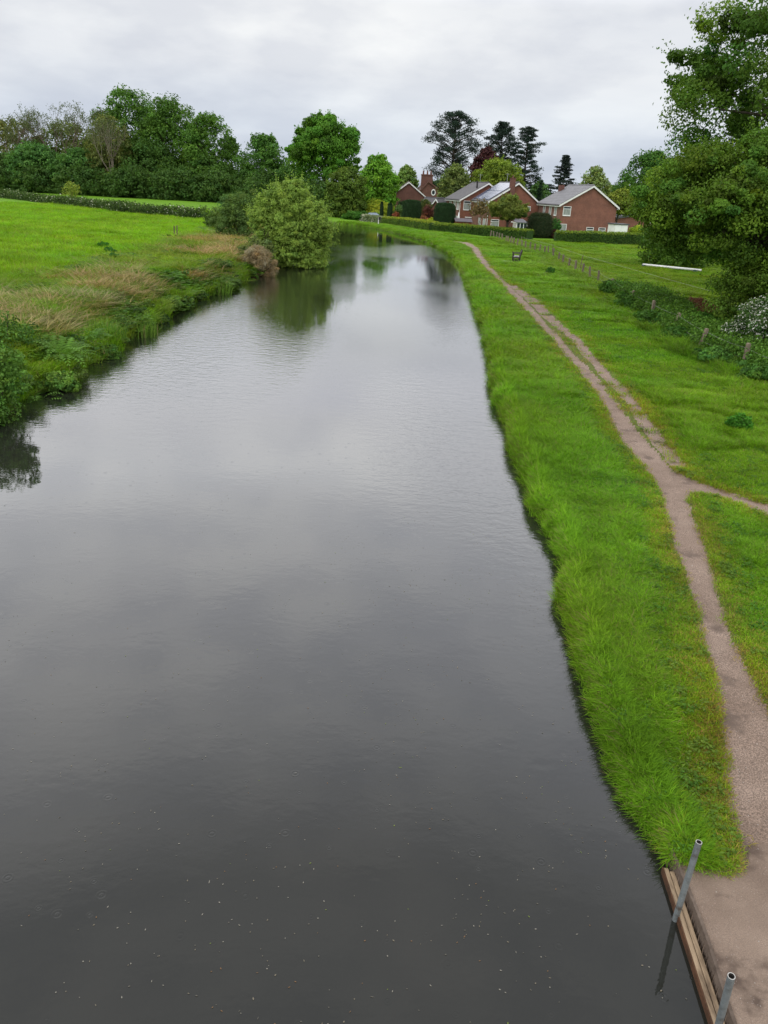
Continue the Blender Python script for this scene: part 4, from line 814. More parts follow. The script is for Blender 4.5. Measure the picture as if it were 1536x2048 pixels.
def extras(h, rf, he, hr, ax, Wd, aer=(.5, 5)):
    m = MB(); m.tube([(-.36, .25, he-.18), (-.06, .12, he-.45), (-.06, .12, 0)], .045, 6); m.build('downpipe', WH, h)
    m = MB(); x, y = ax, aer[1]; m.tube([(x, y, hr), (x, y, hr+1.5)], .03, 5); m.tube([(x-.1, y-.5, hr+1.35), (x+.1, y+.5, hr+1.35)], .02, 5)
    for k in range(5): m.tube([(x-.28, y-.4+k*.2, hr+1.35), (x+.28, y-.4+k*.2, hr+1.35)], .014, 4)
    m.build('aerial', ALU, rf)
extras(h2, rf2, he, hr, ax, 7.9, (0, 6))
# left of the pair
h1, rf1, he, hr, ax, sl = house('brick house with dark roof and thin black flue, left of the one with solar panels', 922, 399, 137, R(11), 8.6, 9.6, 2.6, BR2, TD, .52)
window(h1, 'g', .5, he-1.55, 1.25, 1.4); window(h1, 'g', .5, he-4.0, .75, 1.0, top=0); window(h1, 'g', 1.7, he-4.0, .5, .9, top=0)
for v in (1.0, 3.2, 6.0): window(h1, 'f', v, he-1.55, 1.3, 1.4, mull=2, top=0)
window(h1, 'f', 1.2, he-4.2, 1.4, 1.6, mull=2, top=0)
extras(h1, rf1, he, hr, ax, 8.6, (0, 5)); m = MB(); m.tube([(2.9, 1.2, hr-1.3), (2.9, 1.2, hr+.35)], .13, 10); m.build('flue', DK, rf1); m = MB(); m.box(.9, 3.2, -.9, 0, he-2.75, he-2.62); m.build('door_canopy', WH, h1)
# white gabled bungalow wing nearest the bend
hb, rfb, he, hr, ax, sl = house('small brick gable edged in white with white downpipes, furthest left of the houses', 784.5, 389, 165, R(1), 6.4, 8, 2.35, BR3, TB, .5, ov=.3, gut=True)
for xx in (-.22, 6.62):
    m = MB(); m.tube([(xx, -.2, he-.25), (xx*.97+.1, -.12, he-.55), (xx*.97+.1, -.12, 0)], .07, 8); m.build('downpipe', WH, hb)
# old house with tall chimneys behind
ho, rfo, he, hr, ax, sl = house('old brick house with tall chimney stacks, a small oval window and a white sash window', 826, 396, 186, R(4), 9.0, 9, 3.5, BR3, TB, .36, barge=BR3, gut=False, ov=.1)
m = MB(); m.box(1.7, 4.2, .3, 1.3, hr-2.2, hr+1.5); m.box(1.6, 4.3, .2, 1.4, hr+1.25, hr+1.42); m.box(2.9, 4.2, 1.7, 2.7, hr-2.2, hr+1.2); c_ = m.build('chimney', BR3, rfo)
for xx in (2.1, 3.0, 3.8): m = MB(); m.tube([(xx, .8, hr+1.5), (xx, .8, hr+2.25)], [.19, .15], 10); m.build('chimney_pot', BR3, c_)
window(ho, 'g', 3.6, he-2.0, 2.0, 2.4, bars=4, mull=3, top=0, net=False)
m = MB(); n_ = 20; vs = []
for k in range(n_):
    a = 2*math.pi*k/n_
    for rr_, yy in ((.50, -.06), (.34, -.06), (.50, .02), (.34, .02)): vs.append((4.5+math.cos(a)*rr_, yy, he+1.35+math.sin(a)*rr_*1.35))
fs = []
for k in range(n_):
    q = 4*k; r_ = 4*((k+1) % n_); fs += [(q, r_, r_+1, q+1), (q, q+2, r_+2, r_), (q+1, r_+1, r_+3, q+3)]
m.add(vs, fs); wv = m.build('window', WU, ho); m = MB(); m.add([(4.5+math.cos(2*math.pi*k/n_)*.36, -.01, he+1.35+math.sin(2*math.pi*k/n_)*.48) for k in range(n_)], [tuple(range(n_))]); m.build('pane', GLS, wv)
# low outbuilding with a small white edged gable
house('low dark outbuilding with a tiny white edged gable beside the right clipped yew', 862.5, 414, 148, R(-52), 2.9, 3.6, 1.3, BR3, TD, .5, name='outbuilding', ov=.15, gut=False, cat='outbuilding')
house('long dark roofed shed behind the right clipped yew', 873, 412, 152, R(60), 5, 3.5, 1.2, BR3, TD, .5, name='outbuilding', ov=.15, gut=False, barge=TD, cat='outbuilding')
# far right house
h4, rf4, he, hr, ax, sl = house('brick house with grey tiled roof partly hidden by the yellowish tree, furthest right', 1279, 425, 140, R(-48), 5.5, 8.5, 2.4, BR1, TG, .5, ov=.3)
house('low brick wing joining the large gable to the far right house', 1228, 436, 134, R(12), 6.2, 6, .5, BR1, LEAD, .5, name='brick_wing', ov=.12, barge=LEAD, gut=False, cat='outbuilding')
window(h4, 'f', 1.2, he-1.5, .9, 1.1, top=0); window(h4, 'g', 1.5, he-1.6, .9, 1.2)
# white outbuilding beside the big gable
def white_shed():
    P = W(1230, 449, 112); z0 = ground_z(P.x, 112)-.1; o = empty('white_outbuilding', (P.x, 112, z0), R(9), 'small white boarded outbuilding with flat dark roof, right of the largest brick gable', 'outbuilding'); h = P.z-z0
    m = MB(); m.box(0, 1.9, 0, 2.2, 0, h); m.build('wall', WH, o); m = MB(); m.box(-.12, 2.1, -.12, 2.3, h, h+.14); m.build('roof', LEAD, o)
    for k in range(2): m = MB(); m.box(.08+k*.9, .90+k*.9, -.035, -.003, .05, h-.12); m.build('door', WU, o)
white_shed()
# conservatory by the solar panel house, brown shed, closed parasol
def conservatory():
    P = W(1034, 446, 117); z0 = ground_z(P.x, 117)-.1; o = empty('conservatory', (P.x, 117, z0), R(10), 'white framed glass conservatory half hidden between the fruit tree and the dark yew', 'conservatory'); h = P.z-z0
    for i in range(4): m = MB(); m.box(i*.5-.04, i*.5+.04, -.04, .04, 0, h); m.box(-.04, .04, i*.5-.04+.1, i*.5+.04+.1, .0, h); m.build('frame', WU, o)
    m = MB(); m.box(-.05, 1.56, -.06, .06, h, h+.1); m.box(-.05, 1.56, -.05, .05, 0, .45); m.box(-.06, .05, .07, 2.7, h, h+.1); m.build('sill', WH, o); m = MB(); m.box(0, 1.5, -.008, .008, .45, h); m.build('pane', GLS, o)
    m = MB(); m.add([(-.15, -.15, h+.1), (1.7, -.15, h+.1), (1.7, 2.7, h+.5), (-.15, 2.7, h+.5), (-.15, -.15, h+.04), (1.7, -.15, h+.04), (1.7, 2.7, h+.44), (-.15, 2.7, h+.44)], [(0, 1, 2, 3), (7, 6, 5, 4), (0, 4, 5, 1), (1, 5, 6, 2), (2, 6, 7, 3), (3, 7, 4, 0)]); m.build('roof', LEAD, o)
conservatory()
SHW = noisy('shed_wood', [(.15, .045, .022), (.22, .075, .035)], 2, .8, 0, stretch=(1, 1, 8)); SHR = noisy('felt_roof', [(.10, .085, .095), (.14, .125, .135)], 3, .9, 0)
def shed():
    P = W(912, 443, 119); z0 = ground_z(P.x, 119)-.1; o = empty('garden_shed', (P.x, 119, z0), R(6), 'red brown garden shed with low grey felt roof, right of the clipped yew', 'shed'); h = P.z-z0
    m = MB(); m.box(0, 2.3, 0, 1.8, 0, h); m.build('wall', SHW, o); m = MB(); m.add([(-.12, -.15, h-.02), (2.42, -.15, h-.02), (2.42, .9, h+.38), (-.12, .9, h+.38), (2.42, 1.95, h-.02), (-.12, 1.95, h-.02), (-.12, -.15, h+.05), (2.42, -.15, h+.05), (2.42, .9, h+.45), (-.12, .9, h+.45), (2.42, 1.95, h+.05), (-.12, 1.95, h+.05)], [(6, 7, 8, 9), (9, 8, 10, 11), (0, 3, 2, 1), (3, 5, 4, 2), (0, 1, 7, 6), (5, 11, 10, 4), (0, 6, 9, 3), (3, 9, 11, 5), (1, 2, 8, 7), (2, 4, 10, 8)]); m.build('roof', SHR, o)
shed()
def parasol():
    P = W(918, 424, 124); z0 = ground_z(P.x, 124); o = empty('closed_parasol', (P.x, 124, z0), 0, 'closed white parasol standing right of the clipped yew in front of the dark roofed house', 'parasol'); h = P.z-z0
    m = MB(); m.tube([(0, 0, 0), (0, 0, h)], .03, 8); m.build('pole', WH, o); m = MB(); m.tube([(0, 0, h*.42), (0, 0, h*.5), (0, 0, h*.7), (0, 0, h*.99)], [.13, .22, .17, .03], 10); m.build('canopy', WH, o, smooth=True)
parasol()
# car beyond the variegated hedge
def car():
    P = W(744, 425, 146); z0 = P.z-1.45; o = empty('parked_car', (P.x, 146, z0), R(8), 'dark blue grey car with only its windows and roof showing above the variegated hedge', 'car')
    BD = mat('car_paint', (.05, .07, .10), .25, .6); TY = mat('tyre', (.02, .02, .02), .8)
    m = MB(); prof = [(-2.05, .3), (-2.1, .7), (-1.5, .88), (-1.2, .92), (1.5, .95), (2.0, .9), (2.1, .55), (2.05, .3)]; n = len(prof)
    m.add([(x, y, z) for y in (-.85, .85) for x, z in prof], [tuple(range(n)), tuple(range(2*n-1, n-1, -1))]+[(i, n+i, n+(i+1) % n, (i+1) % n) for i in range(n)]); m.build('body', BD, o, bevel=.06)
    m = MB(); g = [(-1.25, .9), (-.55, 1.40), (.75, 1.42), (1.55, .93)]; m.add([(x, s*(.80-.14*(z > 1)), z) for s in (-1, 1) for x, z in g], [(0, 1, 2, 3), (7, 6, 5, 4), (0, 4, 5, 1), (2, 6, 7, 3)]); m.build('windows', mat('car_glass', (.20, .26, .34), .06, .8), o)
    m = MB(); m.add([(-.58, -.68, 1.405), (.78, -.68, 1.425), (.78, .68, 1.425), (-.58, .68, 1.405), (-.5, -.6, 1.46), (.7, -.6, 1.47), (.7, .6, 1.47), (-.5, .6, 1.46)], [(0, 3, 2, 1), (4, 5, 6, 7), (0, 1, 5, 4), (1, 2, 6, 5), (2, 3, 7, 6), (3, 0, 4, 7)]); m.build('roof', BD, o)
    for x in (-1.3, 1.3):
        for s in (-1, 1): m = MB(); m.tube([(x, s*.70, .31), (x, s*.87, .31)], .31, 14); m.build('wheel', TY, o)
car()
# thin notice post in front of the variegated hedge
def notice():
    p = G(756.5, 449, .35); o = empty('notice_post', (p[0], p[1], ground_z(*p)), R(20), 'thin pale post with a small dark board in front of the variegated hedge', 'signpost')
    m = MB(); m.box(-.05, .05, -.04, .04, -.2, 1.05); m.build('post', WH, o); m = MB(); m.box(-.02, .34, -.075, -.045, .72, 1.12); m.build('board', DK, o, bevel=.01)
notice()

# ------------------------------------------------------------------ concrete post and wire fence
CO = noisy('lichen_concrete', [(.105, .080, .058), (.20, .165, .12), (.13, .12, .07)], 14, .95, .6, 60)
WIRE = mat('wire', (.22, .22, .20), .5, .5, .6); STK = noisy('stake_wood', [(.12, .09, .06), (.2, .16, .11)], 9, .9, .3, 40, stretch=(1, 1, .2))
def post_mesh():
    m = MB(); n = 9; w_ = .055; hh = .92; pr = [(-w_, -.25), (w_, -.25)]+[(math.cos(math.pi*k/(n-1))*w_, hh-w_+math.sin(math.pi*k/(n-1))*w_) for k in range(n)]; q = len(pr)
    m.add([(x, y, z) for y in (-.05, .05) for x, z in pr], [tuple(range(q)), tuple(range(2*q-1, q-1, -1))]+[(i, q+i, q+(i+1) % q, (i+1) % q) for i in range(q)]); return m
fz = [ground_z(*p) for p in FN]; fo = empty('post_and_wire_fence', (FN[-3][0], FN[-3][1], fz[-3]), 0, 'old fence of short round topped concrete posts and wire beside the towpath', 'fence'); bz = Vector(fo.location)
pm = post_mesh().build('post', CO, fo, bevel=.012); rr = random.Random(5); tops = []
for i, (x, y) in enumerate(FN):
    p = pm if i == 0 else pm.copy()
    if i: col.objects.link(p); p.parent = fo
    p.location = (x-bz.x, y-bz.y, fz[i]-bz.z-rr.uniform(0, .1)); lean = (rr.uniform(-.09, .09), rr.uniform(-.10, .12), rr.uniform(-.5, .5)+.3)
    if i == 29: lean = (.02, .22, .3)
    if i == 28: lean = (.02, .18, .3)
    p.rotation_euler = lean; s = 1.0 if i > 22 else .9; p.scale = (1.15, 1.15, s)
    tops.append([(x-bz.x+math.sin(lean[1])*h, y-bz.y, fz[i]-bz.z+h) for h in (.38, .72)])
for k in range(2):
    m = MB(); pts = []
    for i in range(len(tops)-1):
        a, b_ = Vector(tops[i][k]), Vector(tops[i+1][k])
        for f in (0, .33, .66): pts.append(a.lerp(b_, f)-Vector((0, 0, .05*math.sin(f*math.pi))))
    pts.append(Vector(tops[-1][k])); m.tube(pts, .0045, 4, False); m.build('wire', WIRE, fo)
# thin stakes of a temporary electric fence
st = []
ZL = {1166: 'thin leaning wooden stake behind the post fence, nearest of the stakes by the bench', 1106: 'thin wooden stake rising behind the fence near the middle of the paddock edge', 1043: 'tall pale stake behind the fence close to the dark yew', 1311: 'short stake with pale tip beside the compost heap'}
for x, yt, yb, D in ((1166.5, 509, 541, 60.5), (1106.5, 489, 513, 76), (1043.5, 473, 494, 93), (1311, 590, 606, 41.5)):
    a = W(x, yt, D); z0 = ground_z(a.x, D); m = MB(); ln = .10 if x > 1150 else .02
    m.tube([(0, 0, -.1), (ln*.5, 0, (a.z-z0)*.5), (ln, 0, a.z-z0)], .028, 7); o = m.build('fence_stake', STK if x != 1043.5 else PALE, None); o.location = (a.x-ln, D, z0)
    tag(o, ZL[int(x)], 'stake', 'thin stakes behind the post fence'); st.append(Vector((a.x, D, a.z-.08)))
m = MB(); m.tube([st[2], st[1], st[0], Vector((17.5, 44, .95))], .005, 4, False); o = m.build('electric_tape', mat('tape', (.40, .40, .30), .6), None); tag(o, 'thin pale electric fence line strung between the stakes along the paddock', 'wire')
# two meadow stakes on the left
for x, yt, yb, D, lb_ in ((347.5, 452, 484, 66.5, 'paler of the two wooden stakes standing together in the left meadow'), (353, 451, 487, 65, 'darker right hand stake of the pair in the left meadow')):
    a = W(x, yt, D); z0 = ground_z(a.x, D); m = MB(); m.box(-.045, .045, -.045, .045, -.2, a.z-z0); o = m.build('stake', STK, None, bevel=.01); o.location = (a.x, D, z0); o.rotation_euler = (0, R(2), .3); tag(o, lb_, 'stake')

# ------------------------------------------------------------------ bench, slab, white pole, compost heap
BW = noisy('bench_wood', [(.022, .015, .012), (.045, .032, .025)], 8, .5, .3, 40, stretch=(1, .15, 1), spec=.5); WET = noisy('wet_seat', [(.20, .18, .17), (.38, .36, .35)], 5, .25, .2, 20, spec=.7)
def bench():
    x, y = G(1034, 523, .36); o = empty('park_bench', (x, y, ground_z(x, y)), R(-6), 'dark timber bench with thick arms, seen end on, on the grass beside the towpath', 'bench'); L = .72
    m = MB()
    for k in range(4): m.box(-.36+k*.125, -.25+k*.125, -L, L, .41, .455)
    m.build('seat', WET, o, bevel=.006); m = MB()
    for k in range(4): a = .50+k*.115; m.bar((.16+(a-.45)*.28, -L, a), (.16+(a-.45)*.28, L, a), .03, .10, up=(.28, 0, 1))
    m.build('backrest', BW, o, bevel=.006)
    for s in (-1, 1):
        m = MB(); yy = s*(L-.05); m.bar((-.36, yy, .0), (-.36, yy, .66), .09, .08, up=(0, 1, 0)); m.build('leg', BW, o, bevel=.008); m = MB(); m.bar((.16, yy, 0), (.18, yy, .46), .09, .08, up=(0, 1, 0)); m.bar((.18, yy, .44), (.32, yy, .94), .09, .07, up=(0, 1, 0)); m.build('leg', BW, o, bevel=.008)
        m = MB(); m.bar((-.44, yy, .68), (.26, yy, .69), .10, .06); m.build('armrest', BW, o, bevel=.01); m = MB(); m.bar((-.36, yy, .37), (.17, yy, .37), .05, .09); m.bar((-.36, yy, .14), (.17, yy, .14), .05, .07); m.build('rail', BW, o)
bench()
m = MB(); m.box(-.42, .42, -.55, .55, -.05, .035); o = m.build('stone_slab', noisy('slab', [(.30, .27, .22), (.42, .39, .33)], 5, .8, .3), None, bevel=.01); x, y = G(1017, 523, .36); o.location = (x, y, ground_z(x, y)+.02); o.rotation_euler = (0, 0, R(20)); tag(o, 'pale flat paving slab in the grass in front of the bench', 'slab')
def jump_pole():
    a = Vector((*G(1284, 540, .1), 0)); b_ = Vector((*G(1400, 552, .1), 0)); z = ground_z(a.x, a.y); o = empty('jump_pole', (a.x, a.y, z), math.atan2(b_.y-a.y, b_.x-a.x), 'long white pole lying low across the paddock grass on dark blocks', 'pole'); L = (b_-a).length
    m = MB(); m.tube([(0, 0, .17), (L, 0, .17)], .09, 12); m.build('pole', WH, o, smooth=True)
    for xx in (.12, L-.4): m = MB(); m.box(xx-.16, xx+.16, -.17, .17, -.08, .085); m.box(xx-.16, xx+.16, -.17, -.10, .085, .18); m.box(xx-.16, xx+.16, .10, .17, .085, .18); m.build('block', mat('blue_block', (.05, .07, .12), .6), o, bevel=.01)
jump_pole()
def heap():
    x, y = 14.9, 39.5; z0 = ground_z(x, y); n = 60; gx, gy = np.meshgrid(np.linspace(-2, 2, n), np.linspace(-1.3, 1.3, n)); r_ = np.sqrt((gx/1.75)**2+(gy/1.15)**2); h = .72*np.clip(1-r_**1.7, 0, 1)*(.75+.5*fbm(gx+20, gy+20, .9, 4))+.10*(fbm(gx+9, gy+5, .16, 2)-.5)-.06
    V_ = np.stack([gx, gy, h], -1).reshape(-1, 3); i_ = np.arange(n*n).reshape(n, n); q = np.stack([i_[:-1, :-1], i_[:-1, 1:], i_[1:, 1:], i_[1:, :-1]], -1).reshape(-1, 4)
    me = npmesh('compost_heap', V_, q); o = link('compost_heap', me, noisy('muck', [(.05, .022, .012), (.16, .065, .030), (.22, .13, .07)], 9, .95, .8, 40, bdist=.05)); o.location = (x, y, z0); tag(o, 'heap of reddish brown straw and muck in the corner of the paddock', 'heap')
    k = 3500; c = rng.integers(0, len(V_), k); c = c[V_[c, 2] > .0]; k = len(c); s_ = leaves(V_[c]+rng.normal(0, .03, (k, 3))+[0, 0, .02], rng.normal(size=(k, 3))+[0, 0, .6], .13, .14, tints(k, (.17, .075, .035), .4, .1)); put_crown('straw', [s_], o)
heap()

# ------------------------------------------------------------------ right hand trees and undergrowth
tree('field_maple', 'large yellow green field maple spreading over the fence at the right edge', 1290, 1872, 262, 36, (.058, .112, .013), 130000, leaf=.13, cb=.25, nb=18, var=.28, yel=.14, trunk=.28, ry=.85, K=520, rc=.13, nl=60, fill=.22, shoots=900)
tree('tall_oak', 'tallest dark green tree, rising out of the top right corner behind the field maple', 1384, 2150, -120, 47, (.048, .100, .014), 110000, leaf=.19, cb=.22, nb=14, var=.25, yel=.14, trunk=.45, K=330, rc=.15, nl=50, ry=.8, fill=.18, shoots=700)
tree('deciduous_tree', 'mid green tree behind the left shoulder of the field maple', 1306, 1480, 300, 70, (.050, .110, .018), 22000, leaf=.2, cb=.05)
tree('hazel_bush', 'yellow green bush filling the space below the field maple at the right edge', 1436, 1740, 500, 33.5, (.050, .098, .013), 34000, leaf=.11, cb=.0, ry=.7, cat='bush')
P = [(12.6+.9, 47.), (12.3+.9, 41), (11.9+.9, 36), (11.6+1.0, 32), (11.5+1.1, 29), (11.6+1.2, 26), (12.2+1, 22)]; hedge('continuous low dark green bank of bramble and nettle running behind the wire', P, [ground_z(*p)+h_ for p, h_ in zip(P, (.55, .75, .55, .5, .5, .6, .65))], 2.0, (.085, .180, .024), 3600, leaf=.105, jit=.14, var=.3, lump=1.2, rough=.9, core=False, name='bramble_bank')
BRG = 'bramble and nettle clumps along the paddock fence'; BC = (.045, .105, .018)
for i, (a, b_, pt, D, lb_) in enumerate(((1200, 1292, 562, 45.5, 'dark bramble clump hiding the fence posts, the furthest one'), (1240, 1338, 586, 40, 'dark green nettle and bramble clump left of the compost heap'), (1272, 1372, 622, 35, 'dark green clump between the compost heap and the path side grass'),
        (1322, 1404, 655, 31.5, 'dark clump just left of the leaning concrete post'), (1378, 1500, 628, 34, 'deep green bramble clump behind the wire, below the heap'), (1425, 1530, 690, 27.5, 'undergrowth between the two nearest concrete posts'), (1480, 1620, 730, 24.5, 'undergrowth at the right edge in front of the white blossom'), (1395, 1490, 708, 27, 'low grassy clump at the foot of the leaning concrete post'))):
    shrub('bramble_bush', lb_, a, b_, pt, 0, (BC if i not in (5, 6, 7) else (.05, .12, .025)), 9000, D=D, leaf=.12, group=BRG, ry=1.3, var=.28, cat='bramble')
shrub('hawthorn', 'hawthorn smothered in white blossom at the right edge below the field maple', 1462, 1640, 588, 0, (.035, .075, .018), 30000, D=29, leaf=.085, white=.30, cat='hawthorn', var=.25, nb=9)
# ------------------------------------------------------------------ left bank plants
LBG = 'bramble clumps hanging over the left bank'
for i in range(34):
    f = i/33; yy = 14.5+f*42+rng.uniform(-.5, .5); xx = float(np.interp(yy, lb[:, 1], lb[:, 0]))-rng.uniform(.0, .5); hh = rng.uniform(.28, .65); ww = rng.uniform(.35, .9)
    n_ = int(900+16000/yy); c0 = [(.085, .155, .03), (.07, .135, .03), (.11, .175, .035)][i % 3]; r2 = np.random.default_rng(i+50)
    bl = [(np.array([r2.uniform(-.6, .5)*ww, r2.uniform(-.7, .7)*ww, hh*r2.uniform(.2, .9)]), (ww*r2.uniform(.25, .5), ww*r2.uniform(.3, .5), hh*r2.uniform(.25, .5))) for _ in range(6)]
    (v_, q_, t2), cl_ = crown(bl, n_, max(.07, yy*.0026), c0, .3, .12, K=60, rc=.35, zmin=-.05, r=r2, fill=.35)
    o = empty('waterside_plant', (xx, yy, .12), 0, 'low leafy clump growing out over the waterline of the left bank', 'plant', 'leafy clumps along the left waterline'); mb = MB()
    for c_ in cl_[::12]: mb.tube([(-.3, 0, -.05), Vector(c_)*.6+Vector((0, 0, .1)), Vector(c_)], [.012, .009, .005], 4, False)
    mb.build('stems', BARK, o); put_crown('foliage', [(v_, q_, t2)], o)
for a, b_, pt, D, c_, lb_ in ((-110, 40, 676, 17.4, (.075, .150, .030), 'big bramble clump in the bottom left corner of the bank, hanging to the water'), (-70, 64, 608, 21.5, (.055, .115, .024), 'dark bramble clump at the left edge above the ferns'), (66, 156, 742, 20.3, (.08, .15, .030), 'low bramble trailing into the water right of the near fern'),
        (168, 240, 694, 24.6, (.07, .14, .03), 'small bramble clump on the waterline between the two tall grass tufts'), (292, 338, 626, 31.8, (.05, .10, .03), 'little leafy clump at the waterline halfway to the willow'), (392, 470, 540, 46, (.07, .12, .03), 'green scrub on the bank before the willow'), (470, 548, 470, 53, (.10, .13, .05), 'pale willow scrub beside the dry stems at the foot of the willow')):
    shrub('bramble_bush', lb_, a, b_, pt, 0, c_, int(5000+60000/D), D=D, leaf=max(.085, D*.0024), group=LBG, var=.3, cat='bramble', gz=.0 if D < 40 else None)
shrub('dry_stems', 'pinkish brown tangle of dead stems on the left bank just before the willow', 478, 552, 487, 0, (.24, .18, .13), 12000, D=50, leaf=.32, asp=.07, var=.2, cat='dead plant', gz=.0)
def fern(label, px, py, D, s, color, nf=26):
    a = W(px, py, D); z0 = ground_z(a.x, D)-.02; o = empty('fern', (a.x, D, z0), 0, label, 'fern', 'ferns on the left bank'); r = random.Random(int(px)); V_ = []; Q_ = []; T_ = []
    for k in range(nf):
        th = k*2.4+r.uniform(-.3, .3); L = s*r.uniform(.7, 1.15); el_ = r.uniform(.5, 1.2); d0 = Vector((math.cos(th), math.sin(th), 0)); pts = []
        for j in range(15): f = j/14; pts.append(d0*L*f*math.cos(el_*(1-.25*f))+Vector((0, 0, 1))*(L*f*math.sin(el_)-L*.55*f*f*f)+Vector((0, 0, .02)))
        sd_ = d0.cross(Vector((0, 0, 1))); v = r.uniform(.75, 1.3)
        for j in range(1, 14):
            p = pts[j]; t_ = (pts[j+1]-pts[j-1]).normalized(); wl = L*.17*math.sin(math.pi*(j/14)**.7)+.01
            for sg in (-1, 1):
                b0 = len(V_); e_ = p+sd_*sg*wl+t_*wl*.35-Vector((0, 0, wl*.15)); V_ += [p-t_*L*.02, p+(e_-p)*.5-t_*L*.025, e_, p+(e_-p)*.5+t_*L*.02]; Q_.append((b0, b0+1, b0+2, b0+3)); T_ += [(*[q*v for q in color], 1)]*4
    me = npmesh('frond', np.array([tuple(v) for v in V_]), np.array(Q_), np.array(T_)); link('fronds', me, LEAF, o)
    m = MB(); m.tube([(0, 0, -.05), (0, 0, .06)], [.06, .03], 8); m.build('crown', BARK, o)
fern('tallest bright green fern on the bank near the left edge', 118, 690, 22.0, 1.35, (.105, .225, .028), 34)
fern('smaller bright fern below and left of the tall one', 60, 742, 19.4, 1.1, (.10, .21, .03), 26)
fern('fern at the waterside right of the tallest one, near the first grass tuft', 180, 668, 24.6, 1.0, (.085, .19, .03))
def big_tuft(label, px, py, D, n, h, sp, c0, c1, name='grass_tuft'):
    a = W(px, py, D); z0 = ground_z(a.x, D)-.03; r = random.Random(int(px+py)); V_, F_, T_ = blades(n, h*.5, h, .02, sp, .55, c0, c1, r); me = bpy.data.meshes.new(name); me.from_pydata(V_, [], F_); at_ = me.attributes.new('tint', 'FLOAT_COLOR', 'POINT'); at_.data.foreach_set('color', np.array(T_, np.float32).ravel())
    o = link(name, me, LEAF); o.location = (a.x, D, z0); tag(o, label, 'grass tuft', 'tall grass tufts at the edge of the left bank')
big_tuft('tall green grass tuft overhanging the water at the first bulge of the left bank', 272, 650, 28.6, 420, .95, .75, (.08, .18, .02), (.15, .25, .04))
big_tuft('grass tuft on the bank between the fern and the first bulge', 215, 675, 26.0, 320, .75, .6, (.07, .17, .02), (.13, .24, .04))
big_tuft('bright grass tuft on the second bulge of the left bank', 425, 545, 41, 420, 1.15, .9, (.10, .21, .02), (.17, .28, .05))
big_tuft('yellow green grass tuft just left of the second bulge', 372, 580, 35.5, 360, .9, .8, (.12, .19, .03), (.18, .26, .06))
# dark leafy weed patches in the left meadow
for i, (x, y, lb_) in enumerate(((206, 507, 'furthest of three dark weed patches in the left meadow'), (222, 518, 'middle one of three dark weed patches in the left meadow'), (228, 530, 'nearest of three dark weed patches in the left meadow'))):
    D = G(x, y, .8)[1]; shrub('weed_patch', lb_, x-12, x+12, y-9, 0, (.035, .12, .02), 1600, D=D, leaf=.12, group='dark weed patches in the left meadow', cat='weeds')
shrub('weed_patch', 'tall weed standing in the grass between bench and fence', 1092, 1110, 538, 0, (.04, .12, .02), 1500, D=57, leaf=.12, cat='weeds')
shrub('weed_patch', 'dark green weed clump in the short grass at the right edge', 1455, 1512, 827, 0, (.045, .145, .016), 2500, D=18.2, leaf=.07, cat='weeds')

# ------------------------------------------------------------------ landing edge, timber beams and steel poles
TM = noisy('wet_timber', [(.10, .07, .045), (.34, .25, .16), (.20, .15, .10)], 9, .75, .5, 40, stretch=(1, .18, 1), bdist=.006)
TMO = noisy('dark_edging', [(.075, .055, .042), (.15, .115, .09)], 8, .85, .5, 30)
def beams():
    zt = .08; a = Vector((*G(1337, 1732, zt), 0)); b_ = Vector((*G(1438, 2042, zt), 0)); d_ = (b_-a).normalized(); e_ = a+d_*6; s_ = Vector((-d_.y, d_.x, 0)); s_ = s_ if s_.x > 0 else -s_; w_ = .042
    o = empty('timber_edging', (a.x, a.y, 0), 0, 'pair of wet brown timber beams laid side by side along the landing edge', 'timber beams')
    for k in range(2): m = MB(); p = s_*(k*(w_+.004)-.018); st_ = d_*(.0 if k == 0 else .03); m.bar(p+st_+Vector((0, 0, zt-.06)), p+(e_-a)+Vector((0, 0, zt-.04)), w_, .08-.006*k); m.build('beam', TM, o, bevel=.008)
    m = MB(); m.bar(s_*-.046+Vector((0, 0, .02)), s_*-.046+(e_-a)+Vector((0, 0, .02)), .010, .09); m.build('rusty_strip', noisy('rust', [(.045, .025, .014), (.11, .05, .025)], 9, .8, .3), o)
beams()
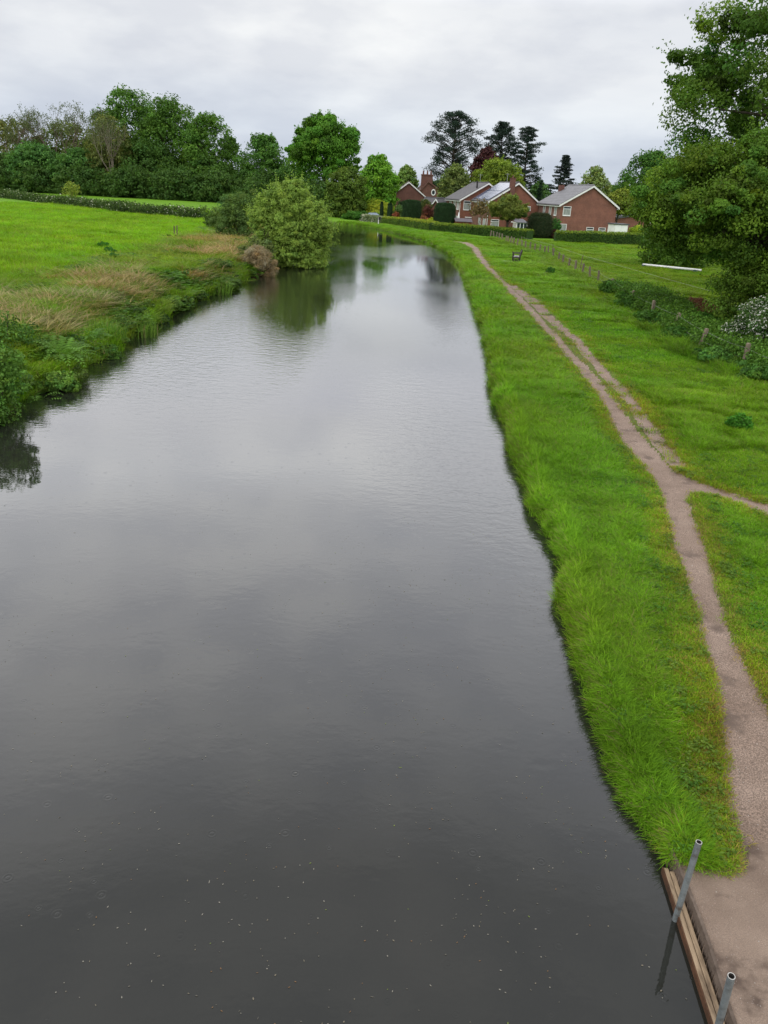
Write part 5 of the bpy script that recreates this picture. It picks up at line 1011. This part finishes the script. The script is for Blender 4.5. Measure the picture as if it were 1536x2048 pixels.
def coping():
    P = [tuple(q) for q in rb[12:62:2]][::-1]; m = MB(); m.add([(x+dx-.022, y, z) for x, y in P for dx, z in ((-.010, -.6), (-.010, .158), (.012, .166), (.012, -.6))], [(4*i+j, 4*i+4+j, 4*i+4+(j+1) % 4, 4*i+(j+1) % 4) for i in range(len(P)-1) for j in range(4)])
    tag(m.build('bank_edging', TMO), 'dark worn edging board between the landing and the water, behind the timber beams', 'edging')
coping()
GV = noisy('galvanised', [(.085, .065, .045), (.15, .165, .165), (.21, .235, .235), (.17, .19, .20)], 9, .5, .25, 60, spec=.5, metal=.35); INN = mat('pipe_inside', (.035, .032, .03), .9)
RIM = mat('pipe_rim', (.42, .41, .38), .5, .5)
def pole(label, bx, by, tx, ty, z1, r_=.0243):
    b_ = Vector((*G(bx, by, 0), 0)); d = ray(tx, ty); t_ = (z1-H)/d[2]; top = Vector((d[0]*t_, d[1]*t_, z1)); o = empty('steel_pole', b_, 0, label, 'pole', 'steel mooring poles by the landing'); top -= b_; ax_ = top.normalized(); bot = -ax_*1.0
    m = MB(); n = 20; u = ax_.cross(Vector((0, 1, 0))).normalized(); v = ax_.cross(u); vs = []
    for c, rr_ in ((bot, r_), (top, r_), (top, r_*.80), (top-ax_*.35, r_*.80)):
        for k in range(n): a = 2*math.pi*k/n; vs.append(c+(u*math.cos(a)+v*math.sin(a))*rr_)
    m.add(vs, [(j*n+k, j*n+(k+1) % n, (j+1)*n+(k+1) % n, (j+1)*n+k) for j in (0,) for k in range(n)]); m.build('tube', GV, o, smooth=True)
    m = MB(); m.add(vs[n:], [(k, (k+1) % n, n+(k+1) % n, n+k) for k in range(n)]); m.build('rim', RIM, o); m = MB(); m.add(vs[2*n:], [(k, (k+1) % n, n+(k+1) % n, n+k) for k in range(n)]+[tuple(range(n, 2*n))]); m.build('inside', INN, o)
print('POLE', G(1350, 1840), G(1440, 2052))
pole('further grey steel pole, standing in the water beside the beams with a long reflection', 1350, 1840, 1398, 1684, .86)
pole('nearer grey steel pole at the bottom right corner of the photo', 1428, 2085, 1463, 1952, .80)
